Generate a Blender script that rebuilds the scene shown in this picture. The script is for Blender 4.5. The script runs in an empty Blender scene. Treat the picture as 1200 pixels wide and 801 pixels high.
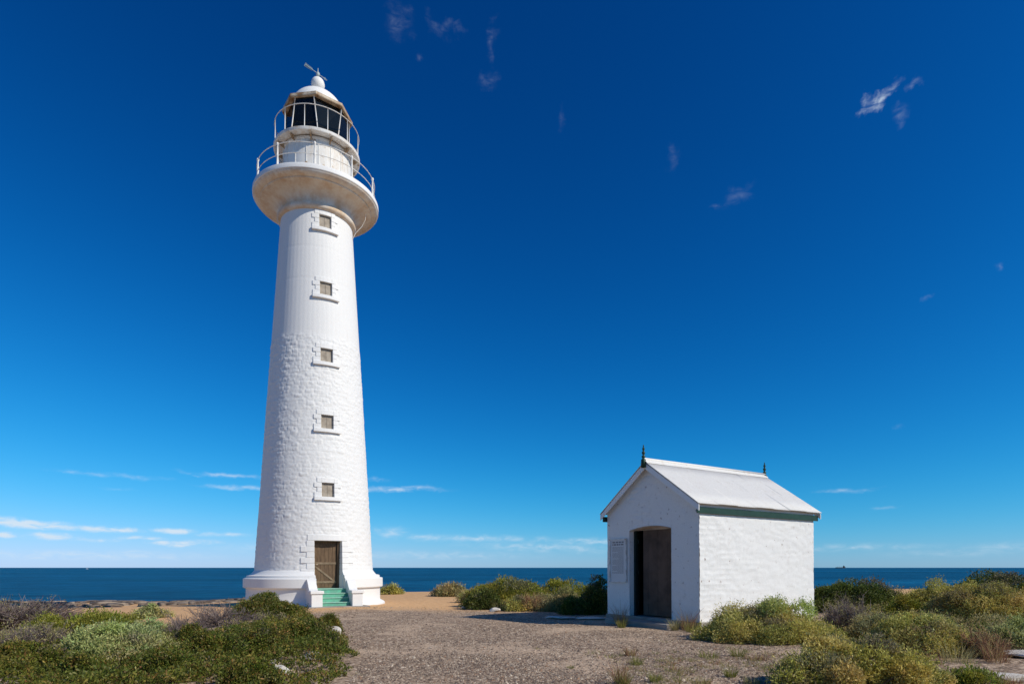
import bpy, math, random
import numpy as np
from mathutils import Vector, Matrix

R = math.radians
scene = bpy.context.scene
col = scene.collection
rng = np.random.default_rng(7)

# ------------------------------------------------------------------ camera
F = 705.0                    # focal length in pixels of a 1200 px wide frame
EYE = 1.6
TILT = R(1.0)
HOR = 664.5                  # pixel row of the horizon
P0Y = HOR - F * math.tan(TILT)
cam_d = bpy.data.cameras.new('camera')
cam_d.sensor_width = 36.0
cam_d.lens = 36.0 * F / 1200.0
cam_d.shift_y = (P0Y - 400.5) / 1200.0
cam_d.clip_start = 0.1
cam_d.clip_end = 90000.0
cam = bpy.data.objects.new('camera', cam_d)
cam.location = (0, 0, EYE)
cam.rotation_euler = (math.pi / 2 + TILT, 0, 0)
col.objects.link(cam)
scene.camera = cam

# ------------------------------------------------------------------ light
SUN_EL = R(37.0)
SUN_AZ = math.atan2(0.899, -0.438)            # from +Y towards +X
SUN_DIR = Vector((math.sin(SUN_AZ) * math.cos(SUN_EL), math.cos(SUN_AZ) * math.cos(SUN_EL), math.sin(SUN_EL)))
sun_d = bpy.data.lights.new('sun', 'SUN')
sun_d.energy = 4.1
sun_d.angle = R(0.53)
sun_d.color = (1.0, 0.935, 0.82)
sun = bpy.data.objects.new('sun', sun_d)
sun.rotation_euler = (-SUN_DIR).to_track_quat('-Z', 'Y').to_euler()
sun.location = (20, -10, 30)
col.objects.link(sun)

scene.view_settings.view_transform = 'Standard'
scene.view_settings.look = 'None'
scene.view_settings.exposure = 0.0
scene.view_settings.gamma = 1.0
scene.view_settings.use_curve_mapping = False

SKY_STRENGTH = 0.11
world = bpy.data.worlds.new('World')
scene.world = world
world.use_nodes = True
wn = world.node_tree.nodes
wl = world.node_tree.links
wn.clear()


def wnode(t, **kw):
    n = wn.new(t)
    for k, v in kw.items():
        setattr(n, k, v)
    return n


w_out = wnode('ShaderNodeOutputWorld')
w_bg = wnode('ShaderNodeBackground')
w_bg.inputs['Strength'].default_value = SKY_STRENGTH
wl.new(w_bg.outputs[0], w_out.inputs[0])
w_sky = wnode('ShaderNodeTexSky', sky_type='NISHITA')
w_sky.sun_disc = False
w_sky.sun_elevation = SUN_EL
w_sky.sun_rotation = SUN_AZ
w_sky.altitude = 0
w_sky.air_density = 1.0
w_sky.dust_density = 0.1
w_sky.ozone_density = 6.0
# polarising-filter look: one tone curve per channel over the whole sky
w_sc = wnode('ShaderNodeSeparateColor')
w_cc = wnode('ShaderNodeCombineColor')
wl.new(w_sky.outputs[0], w_sc.inputs[0])
w_bl = wnode('ShaderNodeMath', operation='MULTIPLY_ADD')
wl.new(w_sc.outputs[0], w_bl.inputs[0]); w_bl.inputs[1].default_value = .35
wl.new(w_sc.outputs[2], w_bl.inputs[2])
for ci, (cp, ck, cq) in enumerate(((3.0, .0023, 1.2), (1.75, .038, .8), (1.6, .050, .5))):
    pw = wnode('ShaderNodeMath', operation='POWER')
    wl.new(w_sc.outputs[ci] if ci < 2 else w_bl.outputs[0], pw.inputs[0]); pw.inputs[1].default_value = cp
    m1 = wnode('ShaderNodeMath', operation='MULTIPLY')
    wl.new(pw.outputs[0], m1.inputs[0]); m1.inputs[1].default_value = ck
    m2 = wnode('ShaderNodeMath', operation='MULTIPLY_ADD')
    wl.new(m1.outputs[0], m2.inputs[0]); m2.inputs[1].default_value = cq; m2.inputs[2].default_value = 1.0
    m3 = wnode('ShaderNodeMath', operation='DIVIDE')
    wl.new(m1.outputs[0], m3.inputs[0]); wl.new(m2.outputs[0], m3.inputs[1])
    m4 = wnode('ShaderNodeMath', operation='DIVIDE')
    wl.new(m3.outputs[0], m4.inputs[0]); m4.inputs[1].default_value = SKY_STRENGTH
    wl.new(m4.outputs[0], w_cc.inputs[ci])
# wisps of cloud, laid out by azimuth and elevation
w_tc = wnode('ShaderNodeTexCoord')
w_sep = wnode('ShaderNodeSeparateXYZ')
wl.new(w_tc.outputs['Generated'], w_sep.inputs[0])
w_az = wnode('ShaderNodeMath', operation='ARCTAN2')
wl.new(w_sep.outputs[0], w_az.inputs[0])
wl.new(w_sep.outputs[1], w_az.inputs[1])
w_el = wnode('ShaderNodeMath', operation='ARCSINE')
wl.new(w_sep.outputs[2], w_el.inputs[0])
w_ae = wnode('ShaderNodeCombineXYZ')
wl.new(w_az.outputs[0], w_ae.inputs[0])
wl.new(w_el.outputs[0], w_ae.inputs[1])
CLOUDS = [  # place by pixel of the photograph (turned into azimuth and elevation), half width, half height, turn deg, weight
    (462, 12, 24, 20, 10, .34), (515, 20, 22, 13, -30, .36), (535, 30, 16, 8, 10, .34), (576, 34, 11, 20, -12, .36), (572, 82, 18, 13, 20, .34),
    (490, 50, 9, 6, -20, .28), (657, 131, 9, 11, -20, .24), (790, 178, 12, 18, -10, .26), (866, 224, 32, 12, 6, .33), (845, 232, 18, 6, 12, .28),
    (1036, 108, 30, 9, 24, .62), (1018, 122, 16, 7, 50, .5), (1060, 131, 18, 13, 20, .36), (1075, 95, 14, 7, 20, .24), (1177, 305, 11, 7, 30, .34), (1092, 344, 8, 5, 0, .28),
    (1050, 500, 11, 5, 15, .36), (990, 574, 44, 3.4, 0, .38), (970, 576, 26, 2.4, 0, .30), (1040, 594, 24, 2.6, 0, .28),
    (262, 556, 60, 3.2, -1, .48), (300, 572, 80, 3.8, -1, .56), (466, 572, 64, 4.0, 1, .62), (442, 560, 24, 3.6, -2, .4), (100, 554, 60, 3.0, -1, .34),
    (160, 558, 60, 3.6, -2, .32), (140, 572, 30, 2.4, 0, .26),
    (30, 613, 62, 6.0, -3, .86), (60, 617, 40, 4.0, -3, .8), (5, 625, 18, 4.2, 0, .8), (62, 628, 36, 5.4, -2, .66), (120, 620, 54, 4.4, -1, .62),
    (150, 621, 18, 4.0, 0, .66), (205, 621, 28, 4.2, 0, .74), (185, 635, 18, 3.4, 0, .66), (226, 635, 32, 4.0, 1, .66), (212, 638, 20, 3, 0, .6),
    (262, 626, 34, 3.2, 0, .5), (165, 630, 30, 3, 0, .5), (115, 632, 40, 3, 0, .42), (560, 631, 130, 5.5, -1, .52), (490, 628, 30, 4.5, 0, .52),
    (640, 641, 120, 7, -2, .46), (692, 634, 70, 5.5, 0, .5), (500, 650, 170, 7, 0, .36), (452, 624, 34, 9, 0, .46), (1000, 641, 120, 6, 0, .36),
    (1180, 641, 80, 8, 2, .36), (100, 650, 190, 7, 0, .36), (350, 642, 120, 8, 0, .38), (830, 638, 120, 8, 0, .38), (1110, 648, 110, 6, 0, .32),
    # the wisps go on outside the picture
    (-500, 420, 130, 22, 10, .4), (-260, 560, 90, 7, 2, .5), (-700, 600, 160, 9, 0, .6), (1450, 330, 40, 20, 20, .4),
    (1700, 600, 140, 7, 0, .5), (1330, 610, 60, 4, 0, .5), (700, -160, 40, 20, 30, .4), (200, -260, 60, 26, -20, .4),
]
w_wn = wnode('ShaderNodeTexNoise')
w_wn.inputs['Scale'].default_value = 22.0
w_wn.inputs['Detail'].default_value = 5
w_wn.inputs['Roughness'].default_value = .6
wl.new(w_ae.outputs[0], w_wn.inputs['Vector'])
w_ws = wnode('ShaderNodeVectorMath', operation='SUBTRACT')
wl.new(w_wn.outputs['Color'], w_ws.inputs[0]); w_ws.inputs[1].default_value = (.5, .5, .5)
w_wk = wnode('ShaderNodeMath', operation='MULTIPLY_ADD')
wl.new(w_el.outputs[0], w_wk.inputs[0]); w_wk.inputs[1].default_value = .09; w_wk.inputs[2].default_value = .006
w_wv = wnode('ShaderNodeCombineXYZ')
w_wv.inputs[0].default_value = .06
wl.new(w_wk.outputs[0], w_wv.inputs[1])
w_wm = wnode('ShaderNodeVectorMath', operation='MULTIPLY')
wl.new(w_ws.outputs[0], w_wm.inputs[0]); wl.new(w_wv.outputs[0], w_wm.inputs[1])
w_wa = wnode('ShaderNodeVectorMath', operation='ADD')
wl.new(w_ae.outputs[0], w_wa.inputs[0]); wl.new(w_wm.outputs[0], w_wa.inputs[1])
w_acc = None
for (cpx, cpy, cw, ch, crot, cwt) in CLOUDS:
    cz = math.atan((cpx - 600) / F)
    rr = math.hypot(F, cpx - 600)
    ce = math.atan((HOR - cpy) / rr)
    mp = wnode('ShaderNodeMapping', vector_type='TEXTURE')
    mp.inputs['Location'].default_value = (cz, ce, 0)
    mp.inputs['Rotation'].default_value = (0, 0, R(crot))
    mp.inputs['Scale'].default_value = (cw / rr * math.cos(cz) * (1.0 if cpy < 520 else 1.25), ch / rr * (1.0 if cpy < 520 else 1.25), 1)
    wl.new(w_wa.outputs[0], mp.inputs[0])
    gr = wnode('ShaderNodeTexGradient', gradient_type='SPHERICAL')
    wl.new(mp.outputs[0], gr.inputs[0])
    sm = wnode('ShaderNodeMath', operation='MULTIPLY')
    wl.new(gr.outputs['Fac'], sm.inputs[0])
    sm.inputs[1].default_value = cwt * (.80 if cpx > 1000 and cpy < 125 else .42 if cpy < 520 else 1.15 if cpx < 280 and cpy > 600 else .74)
    if w_acc is None:
        w_acc = sm
    else:
        mx = wnode('ShaderNodeMath', operation='MAXIMUM')
        wl.new(w_acc.outputs[0], mx.inputs[0])
        wl.new(sm.outputs[0], mx.inputs[1])
        w_acc = mx
w_nm = wnode('ShaderNodeMapping')
w_nm.inputs['Scale'].default_value = (24, 70, 1)
w_nm.inputs['Rotation'].default_value = (0, 0, R(12))
wl.new(w_ae.outputs[0], w_nm.inputs[0])
w_nz = wnode('ShaderNodeTexNoise')
w_nz.inputs['Scale'].default_value = 1.6
w_nz.inputs['Detail'].default_value = 6
w_nz.inputs['Roughness'].default_value = 0.55
w_nz.inputs['Distortion'].default_value = 0.6
wl.new(w_nm.outputs[0], w_nz.inputs[0])
w_nr = wnode('ShaderNodeMapRange')
w_nr.inputs['From Min'].default_value = 0.22
w_nr.inputs['From Max'].default_value = 0.70
wl.new(w_nz.outputs['Fac'], w_nr.inputs['Value'])
w_cm = wnode('ShaderNodeMath', operation='MULTIPLY')
wl.new(w_acc.outputs[0], w_cm.inputs[0])
wl.new(w_nr.outputs[0], w_cm.inputs[1])
w_cr = wnode('ShaderNodeMapRange', interpolation_type='SMOOTHSTEP')
w_cr.inputs['From Min'].default_value = 0.01
w_cr.inputs['From Max'].default_value = 0.50
w_cr.inputs['To Max'].default_value = 0.9
wl.new(w_cm.outputs[0], w_cr.inputs['Value'])
w_mix = wnode('ShaderNodeMix', data_type='RGBA')
wl.new(w_cr.outputs[0], w_mix.inputs['Factor'])
wl.new(w_cc.outputs[0], w_mix.inputs['A'])
w_mix.inputs['B'].default_value = (6.2, 7.2, 8.2, 1)
wl.new(w_mix.outputs['Result'], w_bg.inputs['Color'])


# ------------------------------------------------------------------ projection helpers (layout only)
def z_at(py, Y):
    """height of a point at distance Y that stands at pixel row py"""
    k = (P0Y - py) / F
    return EYE + Y * (math.sin(TILT) + k * math.cos(TILT)) / (math.cos(TILT) - k * math.sin(TILT))


def smooth(a, b, x):
    t = np.clip((np.asarray(x, float) - a) / (b - a), 0, 1)
    return t * t * (3 - 2 * t)


# ------------------------------------------------------------------ numpy value noise
def _h(ix, iy, iz):
    n = (ix.astype(np.int64) * 374761393 + iy.astype(np.int64) * 668265263 + iz.astype(np.int64) * 2147483647 * 31) & 0xFFFFFFFF
    n = ((n ^ (n >> 13)) * 1274126177) & 0xFFFFFFFF
    n = ((n ^ (n >> 16)) * 2246822519) & 0xFFFFFFFF
    return ((n ^ (n >> 15)) & 0xFFFFFF) / float(0xFFFFFF)


def vnoise(x, y, z=0.0):
    x = np.asarray(x, float); y = np.asarray(y, float); z = np.asarray(z, float) + np.zeros_like(x)
    x0 = np.floor(x); y0 = np.floor(y); z0 = np.floor(z)
    fx = x - x0; fy = y - y0; fz = z - z0
    fx = fx * fx * (3 - 2 * fx); fy = fy * fy * (3 - 2 * fy); fz = fz * fz * (3 - 2 * fz)
    out = 0
    for dx in (0, 1):
        for dy in (0, 1):
            for dz in (0, 1):
                w = (fx if dx else 1 - fx) * (fy if dy else 1 - fy) * (fz if dz else 1 - fz)
                out = out + w * _h(x0 + dx, y0 + dy, z0 + dz)
    return out * 2 - 1


def fbm(x, y, z=0.0, oct=4):
    s = 0; a = 0.5; f = 1.0
    for o in range(oct):
        s = s + a * vnoise(np.asarray(x) * f + 17.3 * o, np.asarray(y) * f - 9.1 * o, np.asarray(z) * f + 5.7 * o)
        a *= 0.5; f *= 2.03
    return s


# ------------------------------------------------------------------ materials
def mat_new(name):
    m = bpy.data.materials.new(name)
    m.use_nodes = True
    nt = m.node_tree
    b = nt.nodes['Principled BSDF']
    return m, nt, b


def noise_node(nt, scale, detail=4, rough=0.55, coord='Object', stretch=None):
    tc = nt.nodes.new('ShaderNodeTexCoord')
    n = nt.nodes.new('ShaderNodeTexNoise')
    n.inputs['Scale'].default_value = scale
    n.inputs['Detail'].default_value = detail
    n.inputs['Roughness'].default_value = rough
    if stretch:
        mp = nt.nodes.new('ShaderNodeMapping')
        mp.inputs['Scale'].default_value = stretch
        nt.links.new(tc.outputs[coord], mp.inputs[0])
        nt.links.new(mp.outputs[0], n.inputs['Vector'])
    else:
        nt.links.new(tc.outputs[coord], n.inputs['Vector'])
    return n


def ramp(nt, src, stops):
    r = nt.nodes.new('ShaderNodeValToRGB')
    while len(r.color_ramp.elements) < len(stops):
        r.color_ramp.elements.new(0.5)
    for e, (p, c) in zip(r.color_ramp.elements, stops):
        e.position = p
        e.color = (*c, 1) if len(c) == 3 else c
    nt.links.new(src, r.inputs[0])
    return r


def mixc(nt, fac, a, b, mode='MIX'):
    m = nt.nodes.new('ShaderNodeMix')
    m.data_type = 'RGBA'
    m.blend_type = mode
    for s, v in (('Factor', fac), ('A', a), ('B', b)):
        if isinstance(v, bpy.types.NodeSocket):
            nt.links.new(v, m.inputs[s])
        elif s == 'Factor':
            m.inputs[s].default_value = v
        else:
            m.inputs[s].default_value = (*v, 1)
    return m.outputs['Result']


def bump(nt, b, src, strength, dist):
    bp = nt.nodes.new('ShaderNodeBump')
    bp.inputs['Strength'].default_value = strength
    bp.inputs['Distance'].default_value = dist
    nt.links.new(src, bp.inputs['Height'])
    nt.links.new(bp.outputs[0], b.inputs['Normal'])


def simple_mat(name, c, rough=0.7, var=0.12, scale=6.0, metal=0.0, bmp=0.0, c2=None, lo=.35, hi=.7, stretch=None, spec=.3):
    m, nt, b = mat_new(name)
    n = noise_node(nt, scale, stretch=stretch)
    c2 = c2 or tuple(x * (1 - var) for x in c)
    r = ramp(nt, n.outputs['Fac'], [(lo, c), (hi, c2)])
    nt.links.new(r.outputs[0], b.inputs['Base Color'])
    b.inputs['Roughness'].default_value = rough
    b.inputs['Metallic'].default_value = metal
    b.inputs['Specular IOR Level'].default_value = spec
    if bmp:
        n2 = noise_node(nt, scale * 6)
        bump(nt, b, n2.outputs['Fac'], 0.5, bmp)
    return m


def painted_white(name, base=(.80, .785, .75), dirt=(.60, .54, .46), dirt_lo=.58, fine=40.0, bmp=.006, streak=True, rust=None):
    m, nt, b = mat_new(name)
    n1 = noise_node(nt, 0.9, 6, .6)
    r1 = ramp(nt, n1.outputs['Fac'], [(.4, (0, 0, 0)), (dirt_lo + .22, (1, 1, 1))])
    n2 = noise_node(nt, 7.0, 6, .65, stretch=(1, 1, .18) if streak else None)
    r2 = ramp(nt, n2.outputs['Fac'], [(dirt_lo, (0, 0, 0)), (.78, (1, 1, 1))])
    mul = nt.nodes.new('ShaderNodeMath'); mul.operation = 'MULTIPLY'
    nt.links.new(r1.outputs[0], mul.inputs[0]); nt.links.new(r2.outputs[0], mul.inputs[1])
    c = mixc(nt, mul.outputs[0], base, dirt)
    n3 = noise_node(nt, 26.0, 3, .5)
    r3 = ramp(nt, n3.outputs['Fac'], [(.3, (.93, .93, .93)), (.7, (1, 1, 1))])
    c = mixc(nt, 1.0, c, r3.outputs[0], 'MULTIPLY')
    if rust:
        n4 = noise_node(nt, rust[1], 5, .65)
        r4 = ramp(nt, n4.outputs['Fac'], [(rust[2], (0, 0, 0)), (rust[3], (1, 1, 1))])
        c = mixc(nt, r4.outputs[0], c, rust[0])
    nt.links.new(c, b.inputs['Base Color'])
    b.inputs['Roughness'].default_value = .62
    b.inputs['Specular IOR Level'].default_value = .3
    n5 = noise_node(nt, fine, 4, .6)
    bump(nt, b, n5.outputs['Fac'], .5, bmp)
    return m


def leaf_mat(name, trans=.3):
    m, nt, b = mat_new(name)
    at = nt.nodes.new('ShaderNodeAttribute')
    at.attribute_name = 'tint'
    nt.links.new(at.outputs['Color'], b.inputs['Base Color'])
    b.inputs['Roughness'].default_value = .6
    b.inputs['Specular IOR Level'].default_value = .25
    t = nt.nodes.new('ShaderNodeBsdfTranslucent')
    nt.links.new(at.outputs['Color'], t.inputs['Color'])
    mx = nt.nodes.new('ShaderNodeMixShader')
    mx.inputs[0].default_value = trans
    out = nt.nodes['Material Output']
    nt.links.new(b.outputs[0], mx.inputs[1]); nt.links.new(t.outputs[0], mx.inputs[2])
    nt.links.new(mx.outputs[0], out.inputs[0])
    return m


M = {}
M['stone_white'] = painted_white('white_painted_stone', bmp=.012)
M['plaster_white'] = painted_white('white_painted_render', base=(.81, .795, .76), bmp=.003)
M['hut_white'] = painted_white('whitewashed_stone', base=(.79, .775, .74), dirt=(.52, .46, .40), dirt_lo=.52, bmp=.012, streak=False,
                               rust=((.34, .27, .23), 7.0, .645, .685))
M['corbel'] = painted_white('stained_white_corbel', base=(.78, .74, .66), dirt=(.56, .42, .28), dirt_lo=.42, bmp=.004,
                            rust=((.56, .37, .20), 1.3, .42, .74))
M['metal_white'] = painted_white('white_painted_iron', base=(.80, .78, .73), dirt=(.52, .36, .2), dirt_lo=.42, bmp=.002,
                                 rust=((.33, .19, .09), 3.2, .58, .72))
M['rust_trim'] = simple_mat('rusty_cream_iron', (.62, .52, .38), .7, c2=(.30, .17, .08), scale=3.0, lo=.4, hi=.62, bmp=.003)
M['dome_white'] = painted_white('white_dome_paint', base=(.86, .84, .79), dirt=(.6, .52, .4), dirt_lo=.55, bmp=.001)
M['window_fill'] = simple_mat('weathered_window_grille', (.40, .345, .275), .8, c2=(.26, .215, .165), scale=5, bmp=.003)
M['door_brown'] = simple_mat('weathered_brown_boards', (.165, .105, .058), .75, c2=(.085, .052, .03), scale=3.5, bmp=.004, stretch=(6, 6, 1))
M['door_trim'] = simple_mat('pale_worn_timber', (.27, .20, .13), .8, c2=(.15, .105, .062), scale=5, bmp=.003)
M['mint'] = simple_mat('mint_green_step_paint', (.135, .45, .30), .75, c2=(.14, .33, .24), scale=7, bmp=.005)
M['mint_light'] = simple_mat('worn_sunlit_mint_tread', (.27, .56, .43), .8, c2=(.30, .42, .34), scale=8, bmp=.005)  # paler than the step paint: sun on the tops put into the colour, plus scuffs
M['green'] = simple_mat('dark_green_paint', (.017, .055, .036), .5, c2=(.011, .038, .025), scale=7, bmp=.001)
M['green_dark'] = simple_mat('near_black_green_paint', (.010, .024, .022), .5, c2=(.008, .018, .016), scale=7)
M['roof_white'] = painted_white('white_painted_iron_roof', base=(.80, .775, .72), dirt=(.64, .57, .47), dirt_lo=.5, bmp=.001, streak=False)
M['timber_white'] = painted_white('white_painted_timber', base=(.80, .80, .785), dirt=(.5, .45, .38), dirt_lo=.56, bmp=.002)
M['ridge'] = painted_white('white_ridge_iron', base=(.74, .72, .67), dirt=(.6, .42, .25), dirt_lo=.5, bmp=.001)
M['interior'] = simple_mat('stained_interior_render', (.46, .37, .30), .9, c2=(.27, .21, .165), scale=1.6, bmp=.006, lo=.4, hi=.66)
M['door_panel'] = simple_mat('stained_brown_boards', (.135, .088, .062), .85, c2=(.07, .045, .032), scale=1.8, bmp=.004, lo=.38, hi=.64)
M['concrete'] = simple_mat('worn_concrete', (.36, .33, .29), .9, c2=(.24, .215, .185), scale=2.5, bmp=.006)
M['sign_board'] = simple_mat('grey_sign_panel', (.66, .66, .65), .5, var=.06, scale=3)
M['sign_frame'] = simple_mat('weathered_sign_frame', (.74, .73, .70), .6, c2=(.45, .38, .30), scale=5, lo=.45, hi=.75)
M['sign_ink'] = simple_mat('grey_sign_print', (.22, .22, .23), .6, var=.15, scale=20)
M['stem'] = simple_mat('grey_brown_woody_stem', (.15, .115, .085), .9, c2=(.08, .06, .045), scale=8, bmp=.003)
M['leaf'] = leaf_mat('shrub_leaf', .34)
M['twig'] = leaf_mat('dry_twig', .05)
M['blade'] = leaf_mat('grass_blade', .35)
M['limestone'] = simple_mat('pale_limestone', (.66, .61, .53), .9, c2=(.40, .34, .27), scale=4, bmp=.02, lo=.42, hi=.74)
M['shore_rock'] = simple_mat('weathered_shore_rock', (.30, .235, .175), .9, c2=(.085, .062, .046), scale=1.3, bmp=.05, lo=.42, hi=.6)
M['lens'] = simple_mat('lamp_lens_glass', (.22, .25, .24), .15, scale=4, spec=.8)
M['lantern_dark'] = simple_mat('dark_lantern_lining', (.014, .015, .016), .9, scale=4)
M['hull'] = simple_mat('dark_ship_hull', (.055, .05, .05), .6, scale=.02)
M['superstructure'] = simple_mat('pale_ship_superstructure', (.30, .30, .30), .6, scale=.02)
M['sail'] = simple_mat('white_sailcloth', (.8, .8, .8), .8, scale=.3)
M['vane'] = simple_mat('pale_weathered_copper', (.50, .56, .54), .5, c2=(.36, .40, .38), scale=6)

gm, gnt, gb = mat_new('lantern_glass')
gb.inputs['Base Color'].default_value = (.012, .015, .017, 1)
gb.inputs['Roughness'].default_value = .06
gb.inputs['Specular IOR Level'].default_value = .5
gn = noise_node(gnt, 3.0, 3)
gr_ = ramp(gnt, gn.outputs['Fac'], [(.35, (.04, .04, .04)), (.7, (.25, .25, .25))])
gb.inputs['Roughness'].default_value = .05
gt = gnt.nodes.new('ShaderNodeBsdfTransparent')
gt.inputs[0].default_value = (.55, .58, .58, 1)
gmx = gnt.nodes.new('ShaderNodeMixShader')
gmx.inputs[0].default_value = .45
gnt.links.new(gb.outputs[0], gmx.inputs[1]); gnt.links.new(gt.outputs[0], gmx.inputs[2])
gnt.links.new(gmx.outputs[0], gnt.nodes['Material Output'].inputs[0])
M['glass'] = gm


# ------------------------------------------------------------------ mesh helpers
def tag(o, label=None, cat=None, group=None, kind=None):
    if label: o['label'] = label
    if cat: o['category'] = cat
    if group: o['group'] = group
    if kind: o['kind'] = kind
    return o


def empty(name, loc=(0, 0, 0), rz=0.0):
    o = bpy.data.objects.new(name, None)
    o.empty_display_size = .3
    o.location = loc
    o.rotation_euler = (0, 0, rz)
    col.objects.link(o)
    return o


def link(name, me, mat, parent=None, smooth_shade=False):
    if mat is not None:
        me.materials.append(mat)
    if smooth_shade:
        me.polygons.foreach_set('use_smooth', np.ones(len(me.polygons), bool))
    o = bpy.data.objects.new(name, me)
    col.objects.link(o)
    if parent is not None:
        o.parent = parent
    return o


def np_mesh(name, V, Fc, tint=None):
    """V (n,3), Fc (m,k) with k = 3 or 4"""
    V = np.ascontiguousarray(V, np.float32); Fc = np.ascontiguousarray(Fc, np.int32)
    me = bpy.data.meshes.new(name)
    me.vertices.add(len(V)); me.vertices.foreach_set('co', V.ravel())
    k = Fc.shape[1]
    me.loops.add(Fc.size); me.loops.foreach_set('vertex_index', Fc.ravel())
    me.polygons.add(len(Fc))
    me.polygons.foreach_set('loop_start', np.arange(0, Fc.size, k, dtype=np.int32))
    me.polygons.foreach_set('loop_total', np.full(len(Fc), k, np.int32))
    me.update(calc_edges=True)
    if tint is not None:
        a = me.attributes.new('tint', 'FLOAT_COLOR', 'POINT')
        c = np.ones((len(V), 4), np.float32); c[:, :3] = tint
        a.data.foreach_set('color', c.ravel())
    me.validate()
    return me


class MB:
    """collects polygons for one mesh"""
    def __init__(self):
        self.v = []; self.f = []

    def poly(self, pts):
        n = len(self.v); self.v += [tuple(p) for p in pts]; self.f.append(tuple(range(n, n + len(pts))))

    def hexa(self, p):
        """8 points: 0-3 one face, 4-7 the opposite one"""
        n = len(self.v); self.v += [tuple(q) for q in p]
        for q in ((0, 1, 2, 3), (7, 6, 5, 4), (0, 4, 5, 1), (1, 5, 6, 2), (2, 6, 7, 3), (3, 7, 4, 0)):
            self.f.append(tuple(n + i for i in q))

    def box(self, a, b):
        (x0, y0, z0), (x1, y1, z1) = a, b
        self.hexa([(x0, y0, z0), (x0, y1, z0), (x1, y1, z0), (x1, y0, z0), (x0, y0, z1), (x0, y1, z1), (x1, y1, z1), (x1, y0, z1)])

    def tube(self, pts, rad, seg=8, closed=False, cap=True):
        pts = [Vector(p) for p in pts]; n = len(pts)
        rad = rad if hasattr(rad, '__len__') else [rad] * n
        base = len(self.v)
        for i, p in enumerate(pts):
            if closed:
                d = pts[(i + 1) % n] - pts[i - 1]
            else:
                d = pts[min(i + 1, n - 1)] - pts[max(i - 1, 0)]
            d.normalize()
            a = d.cross(Vector((0, 0, 1)) if abs(d.z) < .95 else Vector((1, 0, 0))).normalized()
            b = d.cross(a)
            for k in range(seg):
                t = 2 * math.pi * k / seg
                self.v.append(tuple(p + (a * math.cos(t) + b * math.sin(t)) * rad[i]))
        for i in range(n if closed else n - 1):
            j = (i + 1) % n
            for k in range(seg):
                l = (k + 1) % seg
                self.f.append((base + i * seg + k, base + i * seg + l, base + j * seg + l, base + j * seg + k))
        if cap and not closed:
            self.f.append(tuple(base + k for k in range(seg)))
            self.f.append(tuple(base + (n - 1) * seg + k for k in reversed(range(seg))))

    def lathe(self, prof, seg=64, a0=0.0, a1=2 * math.pi, turn=0.0):
        full = abs(a1 - a0 - 2 * math.pi) < 1e-6
        base = len(self.v); m = len(prof)
        na = seg if full else seg + 1
        for k in range(na):
            t = a0 + (a1 - a0) * k / seg + turn
            for (r, z) in prof:
                self.v.append((r * math.sin(t), -r * math.cos(t), z))
        for k in range(seg):
            k2 = (k + 1) % na
            for i in range(m - 1):
                self.f.append((base + k * m + i, base + k2 * m + i, base + k2 * m + i + 1, base + k * m + i + 1))

    def build(self, name, mat, parent=None, sm=False, bevel=0.0, auto=None):
        me = bpy.data.meshes.new(name)
        me.from_pydata(self.v, [], self.f)
        me.validate(); me.update()
        o = link(name, me, mat, parent, sm)
        if bevel:
            bv = o.modifiers.new('bevel', 'BEVEL'); bv.width = bevel; bv.segments = 2; bv.limit_method = 'ANGLE'; bv.angle_limit = R(40)
        if auto and sm:
            me.set_sharp_from_angle(angle=R(auto))
        return o


def share(src, name, parent, loc=(0, 0, 0), rot=(0, 0, 0), scale=(1, 1, 1)):
    o = src.copy(); o.name = name
    col.objects.link(o); o.parent = parent
    o.location = loc; o.rotation_euler = rot; o.scale = scale
    return o


# ------------------------------------------------------------------ the ground
def G(x, y):
    x = np.asarray(x, float); y = np.asarray(y, float)
    z = 0.05 * fbm(x * .12, y * .12, 3.3, 3)
    z = z + .10 * np.exp(-((x + 6.4) ** 2 + (y - 22.6) ** 2) / 8.0)
    z = z - 0.75 * smooth(-6, -24, x) * smooth(20, 38, y)            # the sand on the left falls towards the shore
    crest = 40 + 1.2 * fbm(x * .15, 2.0, 0, 3) + .08 * np.maximum(x, 0)
    z = z - 6.5 * smooth(0, 22, y - crest)
    z = z - 6.5 * smooth(70, 130, np.abs(x))
    # the grass bank on the right
    z = z + .28 * smooth(7, 14, x) * smooth(9, 15, y) * (1 - smooth(36, 46, y))
    return z


def ground_axis(a, b, fine0, fine1, step, coarse):
    pts = [a]
    while pts[-1] < b:
        p = pts[-1]
        d = step if fine0 <= p <= fine1 else step + (coarse - step) * min(1, (fine0 - p if p < fine0 else p - fine1) / 25.0)
        pts.append(p + max(d, step))
    return np.array(pts)


gx = ground_axis(-140, 140, -22, 24, .16, 4.0)
gy = ground_axis(-60, 70, 6.5, 44, .16, 4.0)
XX, YY = np.meshgrid(gx, gy)
ZZ = G(XX, YY)
nearmask = smooth(4, 7, YY) * (1 - smooth(38, 44, YY))
ZZ = ZZ + nearmask * (.018 * fbm(XX * 1.3, YY * 1.3, 9, 3) + .010 * fbm(XX * 4.1, YY * 4.1, 2, 2))
nx_, ny_ = len(gx), len(gy)
idx = np.arange(nx_ * ny_).reshape(ny_, nx_)
Fq = np.stack([idx[:-1, :-1], idx[:-1, 1:], idx[1:, 1:], idx[1:, :-1]], -1).reshape(-1, 4)
dust_w = smooth(.0, .40, fbm(XX * .75 + 7, YY * .95, 21, 4)).reshape(-1, 1)
g_me = np_mesh('ground', np.stack([XX, YY, ZZ], -1).reshape(-1, 3), Fq, np.repeat(dust_w, 3, 1))

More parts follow.
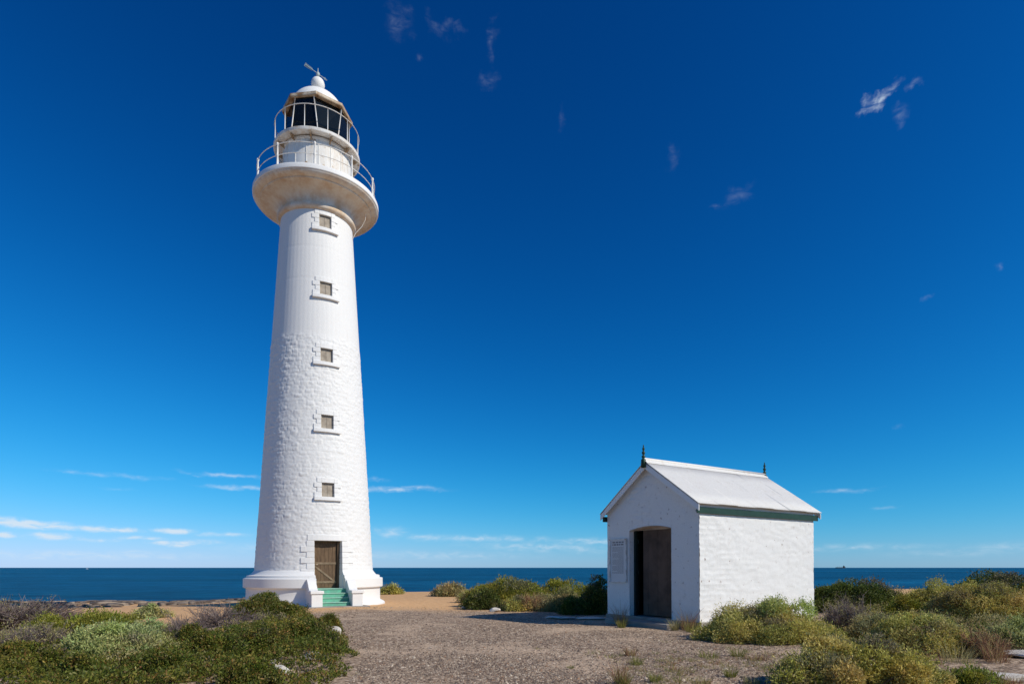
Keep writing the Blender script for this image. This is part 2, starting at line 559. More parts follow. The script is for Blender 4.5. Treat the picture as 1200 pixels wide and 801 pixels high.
m, nt, b = mat_new('gravel_and_sand')
tc = nt.nodes.new('ShaderNodeTexCoord')
sep = nt.nodes.new('ShaderNodeSeparateXYZ'); nt.links.new(tc.outputs['Object'], sep.inputs[0])
# stony gravel
vor = nt.nodes.new('ShaderNodeTexVoronoi'); vor.inputs['Scale'].default_value = 17.0
nt.links.new(tc.outputs['Object'], vor.inputs['Vector'])
stone = ramp(nt, vor.outputs['Color'], [(.05, (.15, .104, .076)), (.32, (.32, .236, .172)), (.58, (.49, .365, .265)), (.85, (.70, .55, .405))])
gap = ramp(nt, vor.outputs['Distance'], [(.25, (1, 1, 1)), (.6, (.62, .58, .53))])
gravel = mixc(nt, 1.0, stone.outputs[0], gap.outputs[0], 'MULTIPLY')
# pale dusty patches
n1 = noise_node(nt, .55, 6, .62, stretch=(1.0, 1.6, 1))
dust_f = ramp(nt, n1.outputs['Fac'], [(.47, (0, 0, 0)), (.64, (.85, .85, .85))])
n2 = noise_node(nt, 9.0, 5, .6)
dust_c = ramp(nt, n2.outputs['Fac'], [(.3, (.66, .49, .34)), (.7, (.50, .36, .24))])
dat = nt.nodes.new('ShaderNodeAttribute'); dat.attribute_name = 'tint'
dsum = nt.nodes.new('ShaderNodeMath'); dsum.operation = 'MULTIPLY_ADD'; dsum.use_clamp = True
nt.links.new(dust_f.outputs[0], dsum.inputs[0]); dsum.inputs[1].default_value = .35
dsc = nt.nodes.new('ShaderNodeMath'); dsc.operation = 'MULTIPLY'; dsc.inputs[1].default_value = .55
nt.links.new(dat.outputs['Fac'], dsc.inputs[0]); nt.links.new(dsc.outputs[0], dsum.inputs[2])
gravel = mixc(nt, dsum.outputs[0], gravel, dust_c.outputs[0])
# orange sand round the tower and beyond it
n3 = noise_node(nt, 5.0, 6, .6)
sand_c = ramp(nt, n3.outputs['Fac'], [(.3, (.70, .44, .225)), (.55, (.62, .37, .18)), (.75, (.50, .29, .14))])
n4 = noise_node(nt, .5, 5, .6)
ad = nt.nodes.new('ShaderNodeMath'); ad.operation = 'MULTIPLY_ADD'
nt.links.new(n4.outputs['Fac'], ad.inputs[0]); ad.inputs[1].default_value = 5.0
lx_ = nt.nodes.new('ShaderNodeMapRange'); lx_.inputs['From Min'].default_value = -5.5; lx_.inputs['From Max'].default_value = -11.0
lx_.inputs['To Max'].default_value = 7.5
nt.links.new(sep.outputs[0], lx_.inputs['Value'])
ady = nt.nodes.new('ShaderNodeMath'); ady.operation = 'ADD'
nt.links.new(sep.outputs[1], ady.inputs[0]); nt.links.new(lx_.outputs[0], ady.inputs[1])
nt.links.new(ady.outputs[0], ad.inputs[2])
sf = nt.nodes.new('ShaderNodeMapRange'); sf.interpolation_type = 'SMOOTHSTEP'
sf.inputs['From Min'].default_value = 23.3; sf.inputs['From Max'].default_value = 26.2
nt.links.new(ad.outputs[0], sf.inputs['Value'])
gc = mixc(nt, sf.outputs[0], gravel, sand_c.outputs[0])
nt.links.new(gc, b.inputs['Base Color'])
b.inputs['Roughness'].default_value = .95
b.inputs['Specular IOR Level'].default_value = .15
n5 = noise_node(nt, 30.0, 5, .65)
ad2 = nt.nodes.new('ShaderNodeMath'); ad2.operation = 'MULTIPLY_ADD'
nt.links.new(vor.outputs['Distance'], ad2.inputs[0]); ad2.inputs[1].default_value = -.8
nt.links.new(n5.outputs['Fac'], ad2.inputs[2])
bump(nt, b, ad2.outputs[0], .7, .02)
ground = link('ground', g_me, m, None, True)
tag(ground, 'gravel clearing turning to orange sand near the white tower', 'ground', kind='structure')

# ------------------------------------------------------------------ the sea
SEA_Z = -5.0
sea = MB()
ringr = [0, 30, 60, 120, 240, 500, 1000, 2200, 5000, 12000, 40000]
for i in range(len(ringr) - 1):
    for k in range(96):
        t0, t1 = 2 * math.pi * k / 96, 2 * math.pi * (k + 1) / 96
        r0, r1 = ringr[i], ringr[i + 1]
        p = [(r0 * math.cos(t0), r0 * math.sin(t0), SEA_Z), (r1 * math.cos(t0), r1 * math.sin(t0), SEA_Z),
             (r1 * math.cos(t1), r1 * math.sin(t1), SEA_Z), (r0 * math.cos(t1), r0 * math.sin(t1), SEA_Z)]
        sea.poly(p[:3] if r0 == 0 else p) if r0 else sea.poly([p[0], p[1], p[2]])
m, nt, b = mat_new('sea_water')
n1 = noise_node(nt, 1.0, 4, .6, stretch=(.0011, .0050, 1))
c1 = ramp(nt, n1.outputs['Fac'], [(.36, (.003, .056, .108)), (.50, (.004, .080, .165)), (.62, (.007, .118, .235))])
n2 = noise_node(nt, 1.0, 5, .7, stretch=(.03, .06, 1))
c2 = ramp(nt, n2.outputs['Fac'], [(.3, (.42, .48, .55)), (.7, (1.42, 1.40, 1.32))])
n2b = noise_node(nt, 1.0, 5, .7, stretch=(.10, .16, 1))
c2b = ramp(nt, n2b.outputs['Fac'], [(.32, (.55, .60, .66)), (.68, (1.36, 1.32, 1.26))])
cs = mixc(nt, 1.0, c1.outputs[0], c2.outputs[0], 'MULTIPLY')
nt.links.new(mixc(nt, 1.0, cs, c2b.outputs[0], 'MULTIPLY'), b.inputs['Base Color'])
b.inputs['Roughness'].default_value = .45
b.inputs['Specular IOR Level'].default_value = .06
n3 = noise_node(nt, 1.0, 5, .6, stretch=(.12, .35, 1))
bump(nt, b, n3.outputs['Fac'], .8, 1.2)
sea_o = sea.build('sea', m)
tag(sea_o, 'deep blue sea reaching to the level horizon', 'sea', kind='structure')

# ------------------------------------------------------------------ lighthouse
TX, TY = -8.59, 26.26
lh = empty('lighthouse', (TX, TY, 0))
tag(lh, 'tall white tapered lighthouse with gallery, glazed lantern and mint green steps', 'lighthouse')
AZ = R(30.4)                       # where the door and the windows face
O_ = Vector((math.sin(AZ), -math.cos(AZ), 0)); T_ = Vector((math.cos(AZ), math.sin(AZ), 0))


def tr(z):
    return 2.426 - .062 * (z - 1.65)


WIN_Z = [z_at(p, TY - rr * .8625) for p, rr in ((573.5, 2.27), (494, 2.09), (416, 1.92), (338, 1.75), (259.5, 1.57))]
WW, WH = .49, .57
DW, DZ0, DZ1 = 1.09, .77, 2.68
Z_ROUGH = 11.2

NA = 420
zs = np.concatenate([np.arange(1.15, 11.5, .036), np.arange(11.5, 17.0, .06)])
az = np.linspace(0, 2 * np.pi, NA, endpoint=False)
AA, ZZt = np.meshgrid(az, zs)
r0 = tr(ZZt)
arc = AA * 2.1
edge = Z_ROUGH + .16 * fbm(arc * 1.2, 0.5, 1.0, 4)
rough_m = (1 - smooth(-.22, .10, ZZt - edge)) * (.72 + .28 * smooth(-.2, .2, fbm(arc * .7, ZZt * .7, 6, 3)))
# rubble courses under many coats of paint
ch = .17
row = np.floor(ZZt / ch + .25 * fbm(arc * .8, ZZt * .2, 4, 3))
fz = ZZt / ch + .25 * fbm(arc * .8, ZZt * .2, 4, 3) - row
u = arc / .33 + _h(row, row * 0 + 3, row * 0) * 7 + .35 * fbm(arc * 2, ZZt * 2, 7, 2)
cell = np.floor(u); fu = u - cell
stone_h = _h(row, cell, row * 0 + 11)
joint = np.minimum(smooth(0, .18, fz) * smooth(0, .18, 1 - fz), smooth(0, .12, fu) * smooth(0, .12, 1 - fu))
sx = np.sin(AA) * r0; sy = -np.cos(AA) * r0
rubble = (.016 * (stone_h - .35) + .006) * joint + .011 * fbm(sx * 6, sy * 6, ZZt * 9, 3) + .019 * fbm(sx * 13, sy * 13, ZZt * 24, 2)
ribs = .002 * np.abs(np.sin(AA * 30)) + .003 * fbm(sx * 2, sy * 2, ZZt * .5, 3)
ribs = ribs - .006 * (np.abs(((ZZt - 13.55) % 1.36) - .68) > .665)
disp = np.where(rough_m > 0, rough_m * (rubble + .006), 0) + (1 - rough_m) * ribs
rr_ = r0 + disp
V = np.stack([rr_ * np.sin(AA), -rr_ * np.cos(AA), ZZt], -1).reshape(-1, 3)
nzr = len(zs)
ia = np.arange(nzr * NA).reshape(nzr, NA)
ib = np.roll(ia, -1, axis=1)
Q = np.stack([ia[:-1], ib[:-1], ib[1:], ia[1:]], -1)
zc = (zs[:-1] + zs[1:]) / 2
ac = az + np.pi / NA
AC, ZC = np.meshgrid(ac, zc)
dA = (AC - AZ + np.pi) % (2 * np.pi) - np.pi
tang = dA * tr(ZC)
hole = np.zeros_like(tang, bool)
for wz in WIN_Z:
    hole |= (np.abs(tang) < WW / 2 + .05) & (np.abs(ZC - wz) < WH / 2 + .05)
hole |= (np.abs(tang) < DW / 2 + .05) & (ZC < DZ1 + .05)
Q = Q[~hole]
tw = link('tower_wall', np_mesh('tower_wall', V, Q), M['stone_white'], lh, True)


def cblock(mb, t0, t1, z0, z1, rin, rout, n=5, rfun=tr, taper=0.0):
    """a block curved round the tower: t = metres along the wall from the door line, rin / rout offsets from the wall"""
    zm = (z0 + z1) / 2
    ring = []
    for i in range(n + 1):
        t = t0 + (t1 - t0) * i / n
        q = []
        for (z, o) in ((z0, rin), (z0, rout), (z1, rout), (z1, rin)):
            rr = rfun(z) + o
            a = AZ + t / rfun(zm)
            q.append((rr * math.sin(a), -rr * math.cos(a), z))
        ring.append(q)
    base = len(mb.v)
    for q in ring: mb.v += q
    for i in range(n):
        a, c = base + i * 4, base + (i + 1) * 4
        for k in range(4):
            l = (k + 1) % 4
            mb.f.append((a + k, a + l, c + l, c + k))
    mb.f.append((base, base + 3, base + 2, base + 1))
    e = base + n * 4
    mb.f.append((e, e + 1, e + 2, e + 3))


for i, wz in enumerate(WIN_Z):
    pr = .044 if wz < Z_ROUGH else .032
    s = MB()
    z0, z1 = wz - WH / 2, wz + WH / 2
    h4 = (z1 - z0 + .20) / 4
    for k in range(4):
        ww = .18 if k % 2 else .29
        for sgn in (-1, 1):
            a, c = WW / 2 + .001, WW / 2 + ww
            prq = pr - .004 * (k % 2)
            cblock(s, *(sorted((sgn * a, sgn * c))), z0 - .004 + k * h4, z0 - .004 + (k + 1) * h4 - .006, -.30, prq, 3)
    cblock(s, -WW / 2, WW / 2, z1, z1 + .20, -.30, pr - .005, 3)
    w_o = s.build('window', M['plaster_white'], lh, bevel=.012)
    s = MB()
    cblock(s, -WW / 2 - .29, WW / 2 + .29, z0 - .16, z0 - .006, -.3, .115, 8)
    s.build('sill', M['plaster_white'], w_o, bevel=.02)
    s = MB()
    cblock(s, -WW / 2 + .002, WW / 2 - .002, z0, z1, -.13, -.07, 2)
    s.build('pane', M['window_fill'], w_o)
    s = MB()
    for t in (-.243, .213):
        cblock(s, t + .003, t + .028, z0, z1, -.069, -.045, 1)
    for z in (z0, z1 - .03):
        cblock(s, -.214, .213, z + .001, z + .029, -.069, -.048, 1)
    cblock(s, -.006, .006, z0 + .03, z1 - .03, -.068, -.058, 1)
    s.build('frame', M['window_fill'], w_o)

# door surround: long and short blocks, lintel
s = MB()
hz = (DZ1 - DZ0 - .55) / 6
for k in range(6):
    ww = .30 if k % 2 else .52
    for sgn in (-1, 1):
        cblock(s, *(sorted((sgn * (DW / 2 + .001), sgn * (DW / 2 + ww)))), DZ0 + .55 + k * hz, DZ0 + .55 + (k + 1) * hz - .006, -.42, .046 - .006 * (k % 2), 3)
for sgn in (-1, 1):
    cblock(s, *(sorted((sgn * (DW / 2 + .001), sgn * (DW / 2 + .30)))), .2, DZ0 + .545, -.42, .03, 3)
cblock(s, -DW / 2 - .26, DW / 2 + .26, DZ1, DZ1 + .24, -.42, .038, 8)
s.build('door_surround', M['plaster_white'], lh, bevel=.014)


def local(t, r, z):
    p = T_ * t + O_ * r
    return (p.x, p.y, z)


def lbox(mb, t0, t1, r0_, r1_, z0, z1):
    mb.hexa([local(t0, r0_, z0), local(t1, r0_, z0), local(t1, r1_, z0), local(t0, r1_, z0),
             local(t0, r0_, z1), local(t1, r0_, z1), local(t1, r1_, z1), local(t0, r1_, z1)])


d = MB()
nb = 7
for k in range(nb):
    a = -DW / 2 + .005 + (DW - .01) * k / nb
    lbox(d, a + .004, a + (DW - .01) / nb - .004, 2.03, 2.075 + .003 * (k % 2), DZ0 + .015, DZ1 - .002)
lbox(d, -DW / 2 + .002, DW / 2 - .002, 1.99, 2.028, DZ0 + .01, DZ1 - .001)
door = d.build('door', M['door_brown'], lh)
for z in (DZ0 + .20, DZ0 + .96, DZ1 - .22):
    s = MB(); lbox(s, -DW / 2 + .03, DW / 2 - .16, 2.0785, 2.10, z, z + .085); s.build('rail', M['door_trim'] if z < 2.2 else M['door_brown'], door)
s = MB()
p0, p1 = (-DW / 2 + .05, DZ0 + .95), (DW / 2 - .22, DZ0 + .30)
s.hexa([local(p0[0], 2.0785, p0[1]), local(p0[0], 2.0785, p0[1] - .09), local(p1[0], 2.0785, p1[1] - .09), local(p1[0], 2.0785, p1[1]),
        local(p0[0], 2.096, p0[1]), local(p0[0], 2.096, p0[1] - .09), local(p1[0], 2.096, p1[1] - .09), local(p1[0], 2.096, p1[1])])
s.build('brace', M['door_trim'], door)
s = MB(); lbox(s, DW / 2 - .13, DW / 2 - .002, 2.0785, 2.17, DZ0 + .01, DZ1 - .01); s.build('jamb', M['door_brown'], door)
s = MB(); s.tube([local(-.44, 2.10, 1.72), local(-.44, 2.14, 1.72), local(-.36, 2.145, 1.72)], .014, 6); s.build('handle', M['rust_trim'], door)

# plinth, open where the stair comes up
PL = [(2.40, 1.55), (2.44, 1.50), (2.50, 1.42), (2.55, 1.36), (2.60, 1.31), (2.72, 1.285), (2.75, 1.26), (2.755, 1.185), (2.86, 1.165), (2.88, 1.14), (2.885, .80), (2.86, .765),
      (2.78, .755), (2.77, .72), (2.775, .24), (2.79, .20), (2.93, .13), (2.98, .08), (2.99, -.45)]
s = MB()
PT = DW / 2 + .022
for k in range(121):
    for (r_, z_) in PL:
        a0_ = math.asin(PT / r_)
        t = AZ + a0_ + (2 * math.pi - 2 * a0_) * k / 120
        s.v.append((r_ * math.sin(t), -r_ * math.cos(t), z_))
for k in range(120):
    for i in range(len(PL) - 1):
        m_ = len(PL)
        s.f.append((k * m_ + i, (k + 1) * m_ + i, (k + 1) * m_ + i + 1, k * m_ + i + 1))
for sg_ in (-1, 1):
    for i in range(len(PL) - 1):
        q4 = [(PL[i][0], PL[i][1]), (PL[i + 1][0], PL[i + 1][1]), (2.1, PL[i + 1][1]), (2.1, PL[i][1])]
        s.poly([local(sg_ * PT, math.sqrt(r_ * r_ - PT * PT), z_) for r_, z_ in q4])
pl = s.build('plinth', M['plaster_white'], lh, True, auto=28)

# steps
n_st = 4
rz = [2.78, 3.06, 3.33, 3.61, 3.88]
zz_ = [.77, .605, .44, .275, .11]
SW = .60
for k in range(4):
    st = MB(); lbox(st, -SW, SW, 2.02 if k == 0 else rz[k - 1] - .02, rz[k], -.3, zz_[k] - .036)
    so_ = st.build('step', M['mint'], lh)
    st = MB(); lbox(st, -SW + .002, SW - .002, 2.03 if k == 0 else rz[k - 1] + .002, rz[k] + .03, zz_[k] - .034, zz_[k]); st.build('tread', M['mint_light'], so_, bevel=.008)
st = MB(); lbox(st, -SW - .5, SW + .6, 3.3, 4.05, -.3, .125); st.build('landing_slab', M['concrete'], lh, bevel=.01)

# cheek walls with a pier at the foot
for sgn in (-1, 1):
    prof = [(2.25, 1.15), (2.60, 1.15), (2.80, 1.13), (2.92, 1.06), (3.06, .92), (3.20, .78), (3.36, .69)]
    a, c = sorted((sgn * (SW + .003), sgn * (SW + .33)))
    s = MB()
    top = [(r, z) for r, z in prof]
    n = len(top)
    base = len(s.v)
    for tt in (a, c):
        for r, z in top: s.v.append(local(tt, r, z))
        for r, z in top: s.v.append(local(tt, r, -.3))
    for i in range(n - 1):
        s.f.append((base + i, base + i + 1, base + n + i + 1, base + n + i))
        o2 = base + 2 * n
        s.f.append((o2 + i, o2 + n + i, o2 + n + i + 1, o2 + i + 1))
        s.f.append((base + i, o2 + i, o2 + i + 1, base + i + 1))
    s.f.append((base + n - 1, base + 2 * n + n - 1, base + 3 * n + n - 1, base + 2 * n - 1))
    s.f.append((base, base + n, base + 3 * n, base + 2 * n))
    s.build('stair_cheek', M['plaster_white'], lh, bevel=.01)
    s = MB()
    lbox(s, a - .04, c + .04, 3.355, 3.87, -.3, .60)
    pier = s.build('stair_pier', M['plaster_white'], lh, bevel=.012)
    s = MB()
    lbox(s, a - .085, c + .085, 3.33, 3.915, .603, .725)
    s.build('cap', M['plaster_white'], pier, bevel=.02)

# corbelled gallery
zr = z_at(241, TY)
s = MB()
zt0 = zr - .86
prof = [(1.50, zt0 - .16), (1.56, zt0 - .15), (1.63, zt0 - .10), (1.66, zt0 - .02), (1.64, zt0 + .06), (1.58, zt0 + .12), (1.555, zt0 + .13)]
for k in range(0, 15):
    t = R(90) * k / 14
    prof.append((2.30 - .745 * math.cos(t), zt0 + .15 + .47 * math.sin(t)))
prof += [(2.32, zr - .235), (2.325, zr - .19), (2.37, zr - .185), (2.46, zr - .165), (2.55, zr - .12), (2.592, zr - .07), (2.60, zr - .02), (2.60, zr + .15), (1.3, zr + .17)]
s.lathe(prof, 128)
gal = s.build('gallery', M['corbel'], lh, True, auto=35)
s = MB()
s.lathe([(2.56, zr - .045), (2.612, zr - .045), (2.632, zr - .02), (2.636, zr + .13), (2.62, zr + .165), (2.58, zr + .18), (1.4, zr + .20)], 128)
s.build('rim', M['plaster_white'], gal, True, auto=35)
ZG = zr + .185

s = MB()
for zrail, rad in ((ZG + .92, .017), (ZG + .47, .015)):
    s.tube([(2.46 * math.sin(2 * math.pi * k / 72), -2.46 * math.cos(2 * math.pi * k / 72), zrail) for k in range(72)], rad, 6, closed=True)
rail = s.build('gallery_railing', M['metal_white'], lh, True)
first = None
for k in range(10):
    a = R(18.1 - 2.5 + 36 * k)
    if first is None:
        s = MB()
        s.lathe([(.0, 0), (.075, 0), (.075, .03), (.045, .05), (.038, .42), (.05, .45), (.05, .49), (.036, .52), (.03, .86), (.045, .89), (.055, .93), (.045, .975), (.02, 1.0), (.0, 1.005)], 10)
        first = s.build('post', M['metal_white'], rail, True)
        first.location = (2.46 * math.sin(a), -2.46 * math.cos(a), ZG - .01)
    else:
        share(first, 'post', rail, (2.46 * math.sin(a), -2.46 * math.cos(a), ZG - .01))

# watch room drum
zl = z_at(183, TY)                     # lantern gallery floor
s = MB()
s.lathe([(1.50, ZG - .02), (1.50, ZG + .10), (1.43, ZG + .13), (1.43, zl - .22), (1.46, zl - .20), (1.46, zl - .12), (1.40, zl - .10)], 96)
drum = s.build('watch_room', M['metal_white'], lh, True, auto=35)
for k in range(18):                    # iron plates of the drum: raised seams
    a = 2 * math.pi * k / 18
    if k == 0:
        s = MB(); s.box((-.018, -1.447, ZG + .131), (.018, -1.41, zl - .221)); seam0 = s.build('seam', M['metal_white'], drum)
        seam0.rotation_euler = (0, 0, a)
    else:
        share(seam0, 'seam', drum, rot=(0, 0, a))
for a_, z_ in ((-18, .75), (10, .72), (33, .66), (62, .6), (-45, .75)):
    a = R(18.1 + a_)
    s = MB(); s.tube([(1.41 * math.sin(a), -1.41 * math.cos(a), ZG + z_), (1.462 * math.sin(a), -1.462 * math.cos(a), ZG + z_)], .06, 10)
    s.build('vent_cover', M['rust_trim'], drum)

# lantern gallery: thin plate on brackets, with a light rail
s = MB()
s.lathe([(1.25, zl - .06), (1.72, zl - .06), (1.73, zl - .10), (1.80, zl - .10), (1.815, zl - .05), (1.815, zl + .02), (1.79, zl + .035), (1.25, zl + .03)], 96)
lg = s.build('lantern_gallery', M['metal_white'], lh, True, auto=30)
for k in range(12):
    if k == 0:
        s = MB()
        for w in (-.02, .02): pass
        s.hexa([(-.022, -1.42, zl - .30), (.022, -1.42, zl - .30), (.022, -1.42, zl - .062), (-.022, -1.42, zl - .062),
                (-.022, -1.76, zl - .13), (.022, -1.76, zl - .13), (.022, -1.76, zl - .102), (-.022, -1.76, zl - .102)])
        br0 = s.build('bracket', M['rust_trim'], lg); br0.rotation_euler = (0, 0, R(8))
    else:
        share(br0, 'bracket', lg, rot=(0, 0, R(8 + 30 * k)))
s = MB()
s.tube([(1.77 * math.sin(2 * math.pi * k / 72), -1.77 * math.cos(2 * math.pi * k / 72), zl + .98) for k in range(72)], .017, 6, closed=True)
lrail = s.build('lantern_railing', M['metal_white'], lh, True)
p0_ = None
for k in range(12):
    a = R(18.1 - 17 + 30 * k)
    q = (1.77 * math.sin(a), -1.77 * math.cos(a), zl + .02)
    if p0_ is None:
        s = MB(); s.tube([(0, 0, 0), (0, 0, .97)], .018, 7); p0_ = s.build('post', M['metal_white'], lrail, True); p0_.location = q
    else:
        share(p0_, 'post', lrail, q)

# lantern: eight glazed sides
ze = z_at(138.5, TY)                     # eave
GLR0, GLR1 = 1.34, 1.32
zb, zt = zl + .10, ze - .02
oct0 = R(18.1 - 3)
s = MB()
s.lathe([(1.2, zl + .03), (1.42, zl + .03), (1.42, zb), (1.38, zb + .02), (1.2, zb + .02)], 8, turn=oct0)
lan = s.build('lantern', M['rust_trim'], lh)
for k in range(8):
    lean0 = R(5) if k % 2 else R(-4)
    lean1 = R(5) if (k + 1) % 2 else R(-4)
    a, c = oct0 + k * R(45), oct0 + (k + 1) * R(45)
    q = lambda aa, rr, z: (rr * math.sin(aa), -rr * math.cos(aa), z)
    s = MB(); s.tube([q(a - lean0, GLR0 + .012, zb), q(a + lean0, GLR1 + .012, zt)], .026, 6); s.build('mullion', M['metal_white'], lan, True)
    zm = zb + (zt - zb) * .66
    s = MB()
    s.poly([q(a - lean0, GLR0, zb), q(c - lean1, GLR0, zb), q(c + lean1, GLR1, zt), q(a + lean0, GLR1, zt)])
    pn = s.build('pane', M['glass'], lan)
    mod = pn.modifiers.new('thick', 'SOLIDIFY'); mod.thickness = .012
s = MB(); s.lathe([(.0, zb + .03), (.95, zb + .03), (.98, zb + .1), (.98, zb + .32), (.0, zb + .34)], 24); s.build('lamp_floor', M['lantern_dark'], lan)
s = MB()
pr = [(.0, zb + .34)] + [(.42 + .12 * math.sin(math.pi * k / 22) + .025 * (k % 2), zb + .36 + k * (zt - zb - .55) / 22) for k in range(23)] + [(.0, zt - .12)]
s.lathe(pr, 24); s.build('lens', M['lens'], lan)
s = MB(); s.lathe([(1.26, zt - .02), (.4, zt + .06), (.0, zt + .08)], 8, turn=oct0); s.build('ceiling_lining', M['lantern_dark'], lan)
s = MB()
for k in range(3): pass
s.lathe([(1.16, zb + .03), (1.16, zt - .03)], 24, AZ + R(128), AZ + R(258)); s.build('blind', M['lantern_dark'], lan)

# roof: eight-sided eave, dome, ball and vane
s = MB()
s.lathe([(1.24, ze - .05), (1.47, ze - .05), (1.49, ze - .02), (1.49, ze + .08), (1.45, ze + .11), (1.05, ze + .19)], 8, turn=oct0)
ev = s.build('roof_eave', M['rust_trim'], lh)
zd = z_at(104, TY)
s = MB(); pr = []
hh = .95
for k in range(17):
    t = R(90) * k / 16
    pr.append((1.14 * math.cos(t) if k < 16 else .0, ze + .12 + hh * math.sin(t)))
s.lathe(pr, 64)
dome = s.build('dome', M['dome_white'], lh, True)
zball = z_at(99.2, TY)
s = MB(); s.lathe([(.29 * math.sin(math.pi * k / 20), zball - .29 * math.cos(math.pi * k / 20)) for k in range(21)], 32)
s.lathe([(.38, ze + 1.0), (.24, ze + 1.06), (.16, ze + 1.1), (.15, zball - .2)], 24)
s.build('ball', M['dome_white'], dome, True)
zv = z_at(87.5, TY)
s = MB()
s.lathe([(.0, zball + .2), (.035, zball + .2), (.03, zv - .1), (.06, zv - .09), (.085, zv - .03), (.085, zv + .03), (.05, zv + .09), (.02, zv + .1), (.012, zv + .28), (.0, zv + .30)], 12)
vane = s.build('weather_vane', M['vane'], lh, True)
# arrow
va = Vector((math.cos(R(-14)), math.sin(R(-14)), -.0))
tail_px, tip_px = (356, 71.8), (383, 95.6)
def vp(tt, up):  # along the arrow, slightly tipped
    return (va.x * tt, va.y * tt, zv + up)
pa = (-.66, z_at(71.8, TY - .0) - zv); pb = (.40, z_at(95.5, TY) - zv)
s = MB(); s.tube([vp(pa[0] * .92, pa[1] * .92), vp(pb[0], pb[1])], .017, 6)
ar = s.build('arrow_shaft', M['vane'], vane)
s = MB()
def blade(t0, t1, h0, h1, name):
    f0, f1 = t0, t1
    q = []
    for th in (-.008, .008):
        nrm = Vector((-va.y, va.x, 0)) * th
        for (tt, hw) in ((f0, h0), (f1, h1)):
            k = (tt - pa[0]) / (pb[0] - pa[0])
            zz = pa[1] + (pb[1] - pa[1]) * k
            for sg in (-1, 1):
                p = vp(tt + sg * hw * .6, zz + sg * hw)
                q.append((p[0] + nrm.x, p[1] + nrm.y, p[2]))
    s2 = MB(); s2.hexa([q[0], q[1], q[3], q[2], q[4], q[5], q[7], q[6]]); s2.build(name, M['vane'], vane)
blade(-.66, -.30, .062, .045, 'tail_plate'); blade(.31, .45, .042, .006, 'arrow_head')
# conductor hanging from the gallery
s = MB()
a = R(18.1 + 74)
s.tube([(r * math.sin(a), -r * math.cos(a), z) for r, z in ((2.12, zr - .33), (2.1, zr - .6), (1.95, zr - .9), (1.68, zr - 1.2), (1.53, zr - 1.5))], .012, 5)
s.build('cable', M['metal_white'], lh)

# ------------------------------------------------------------------ keeper's store
CX, CY = 4.826, 15.5
HRZ = math.atan2(.526, .8505)
hut = empty('stone_hut', (CX, CY, 0), HRZ)
tag(hut, 'small white stone hut with corrugated gable roof and open doorway', 'hut')
HL, HWD, HB = 5.02, 3.575, .19
EAVE_W = 3.34
RIDGE = 4.60
MID = HWD / 2
DY0, DY1, DTOP = .95, 2.59, 2.68


def gable(y):
    return EAVE_W + (RIDGE - .06 - EAVE_W) * (1 - abs(y - MID) / MID)


def arch(y):
    k = (y - (DY0 + DY1) / 2) / ((DY1 - DY0) / 2)
    return DTOP + .10 * (1 - k * k)


def rough_wall(P, n, amp, seed):
    a = np.array(P)
    w = a[:, 0] + a[:, 1]
    zq = a[:, 2] / .135 + .35 * fbm(w * .9, a[:, 2] * .3, seed, 3)
    rw = np.floor(zq); f1 = zq - rw
    uq = w / .30 + _h(rw, rw * 0 + 2, rw * 0) * 5; cw = np.floor(uq); f2 = uq - cw
    jn = np.minimum(smooth(0, .22, f1) * smooth(0, .22, 1 - f1), smooth(0, .10, f2) * smooth(0, .10, 1 - f2))
    patch = smooth(-.25, .25, fbm(w * .7 + seed, a[:, 2] * .9, 5, 3))
    dsp = .45 * amp * fbm(w * 2.2 + seed, a[:, 1] * .7, a[:, 2] * 3.4, 3) + amp * .7 * fbm(w * 6 + seed, a[:, 1] * .5, a[:, 2] * 20, 3) + amp * .55 * jn * patch * (.4 + _h(rw, cw, rw * 0 + 5))
    return a + dsp[:, None] * np.array(n)[None, :]


# front wall (x = 0): three bands of columns, the middle one above the doorway
def front_grid(x, nrm, amp, name, mat):
    V = []; Fc = []
    for (ya, yb, lowf) in ((0, DY0, lambda y: HB), (DY0, DY1, arch), (DY1, HWD, lambda y: HB)):
        nc = max(6, int((yb - ya) / .045)); nr = 70
        base = len(V)
        for i in range(nc + 1):
            y = ya + (yb - ya) * i / nc
            lo, hi = lowf(y), gable(y)
            for j in range(nr + 1):
                V.append((x, y, lo + (hi - lo) * j / nr))
        for i in range(nc):
            for j in range(nr):
                q = (base + i * (nr + 1) + j, base + i * (nr + 1) + j + 1, base + (i + 1) * (nr + 1) + j + 1, base + (i + 1) * (nr + 1) + j)
                Fc.append(q)
    A = np.array(V)
    keep = (1 - np.exp(-(np.minimum(np.abs(A[:, 1]), np.abs(A[:, 1] - HWD)) / .05) ** 2))
    W = rough_wall(V, nrm, amp, 3.0)
    A = A + (W - A)
    return link(name, np_mesh(name, A, np.array(Fc)), mat, hut, True)


front_grid(0.0, (-1, 0, 0), .016, 'wall', M['hut_white'])
# lit side wall (y = 0) and the far walls
def side_grid(y, nrm, name, mat, x0=0, x1=HL, amp=.018):
    nc, nr = 110, 70
    V = [(x0 + (x1 - x0) * i / nc, y, HB + (EAVE_W + .02 - HB) * j / nr) for i in range(nc + 1) for j in range(nr + 1)]
    Fc = [(i * (nr + 1) + j, (i + 1) * (nr + 1) + j, (i + 1) * (nr + 1) + j + 1, i * (nr + 1) + j + 1) for i in range(nc) for j in range(nr)]
    return link(name, np_mesh(name, rough_wall(V, nrm, amp, 8.0), np.array(Fc)), mat, hut, True)


side_grid(0.0, (0, -1, 0), 'wall', M['hut_white'])
side_grid(HWD, (0, 1, 0), 'wall', M['hut_white'])
s = MB()
s.poly([(HL, 0, HB), (HL, HWD, HB), (HL, HWD, EAVE_W), (HL, MID, RIDGE - .06), (HL, 0, EAVE_W)])
s.build('wall', M['hut_white'], hut)
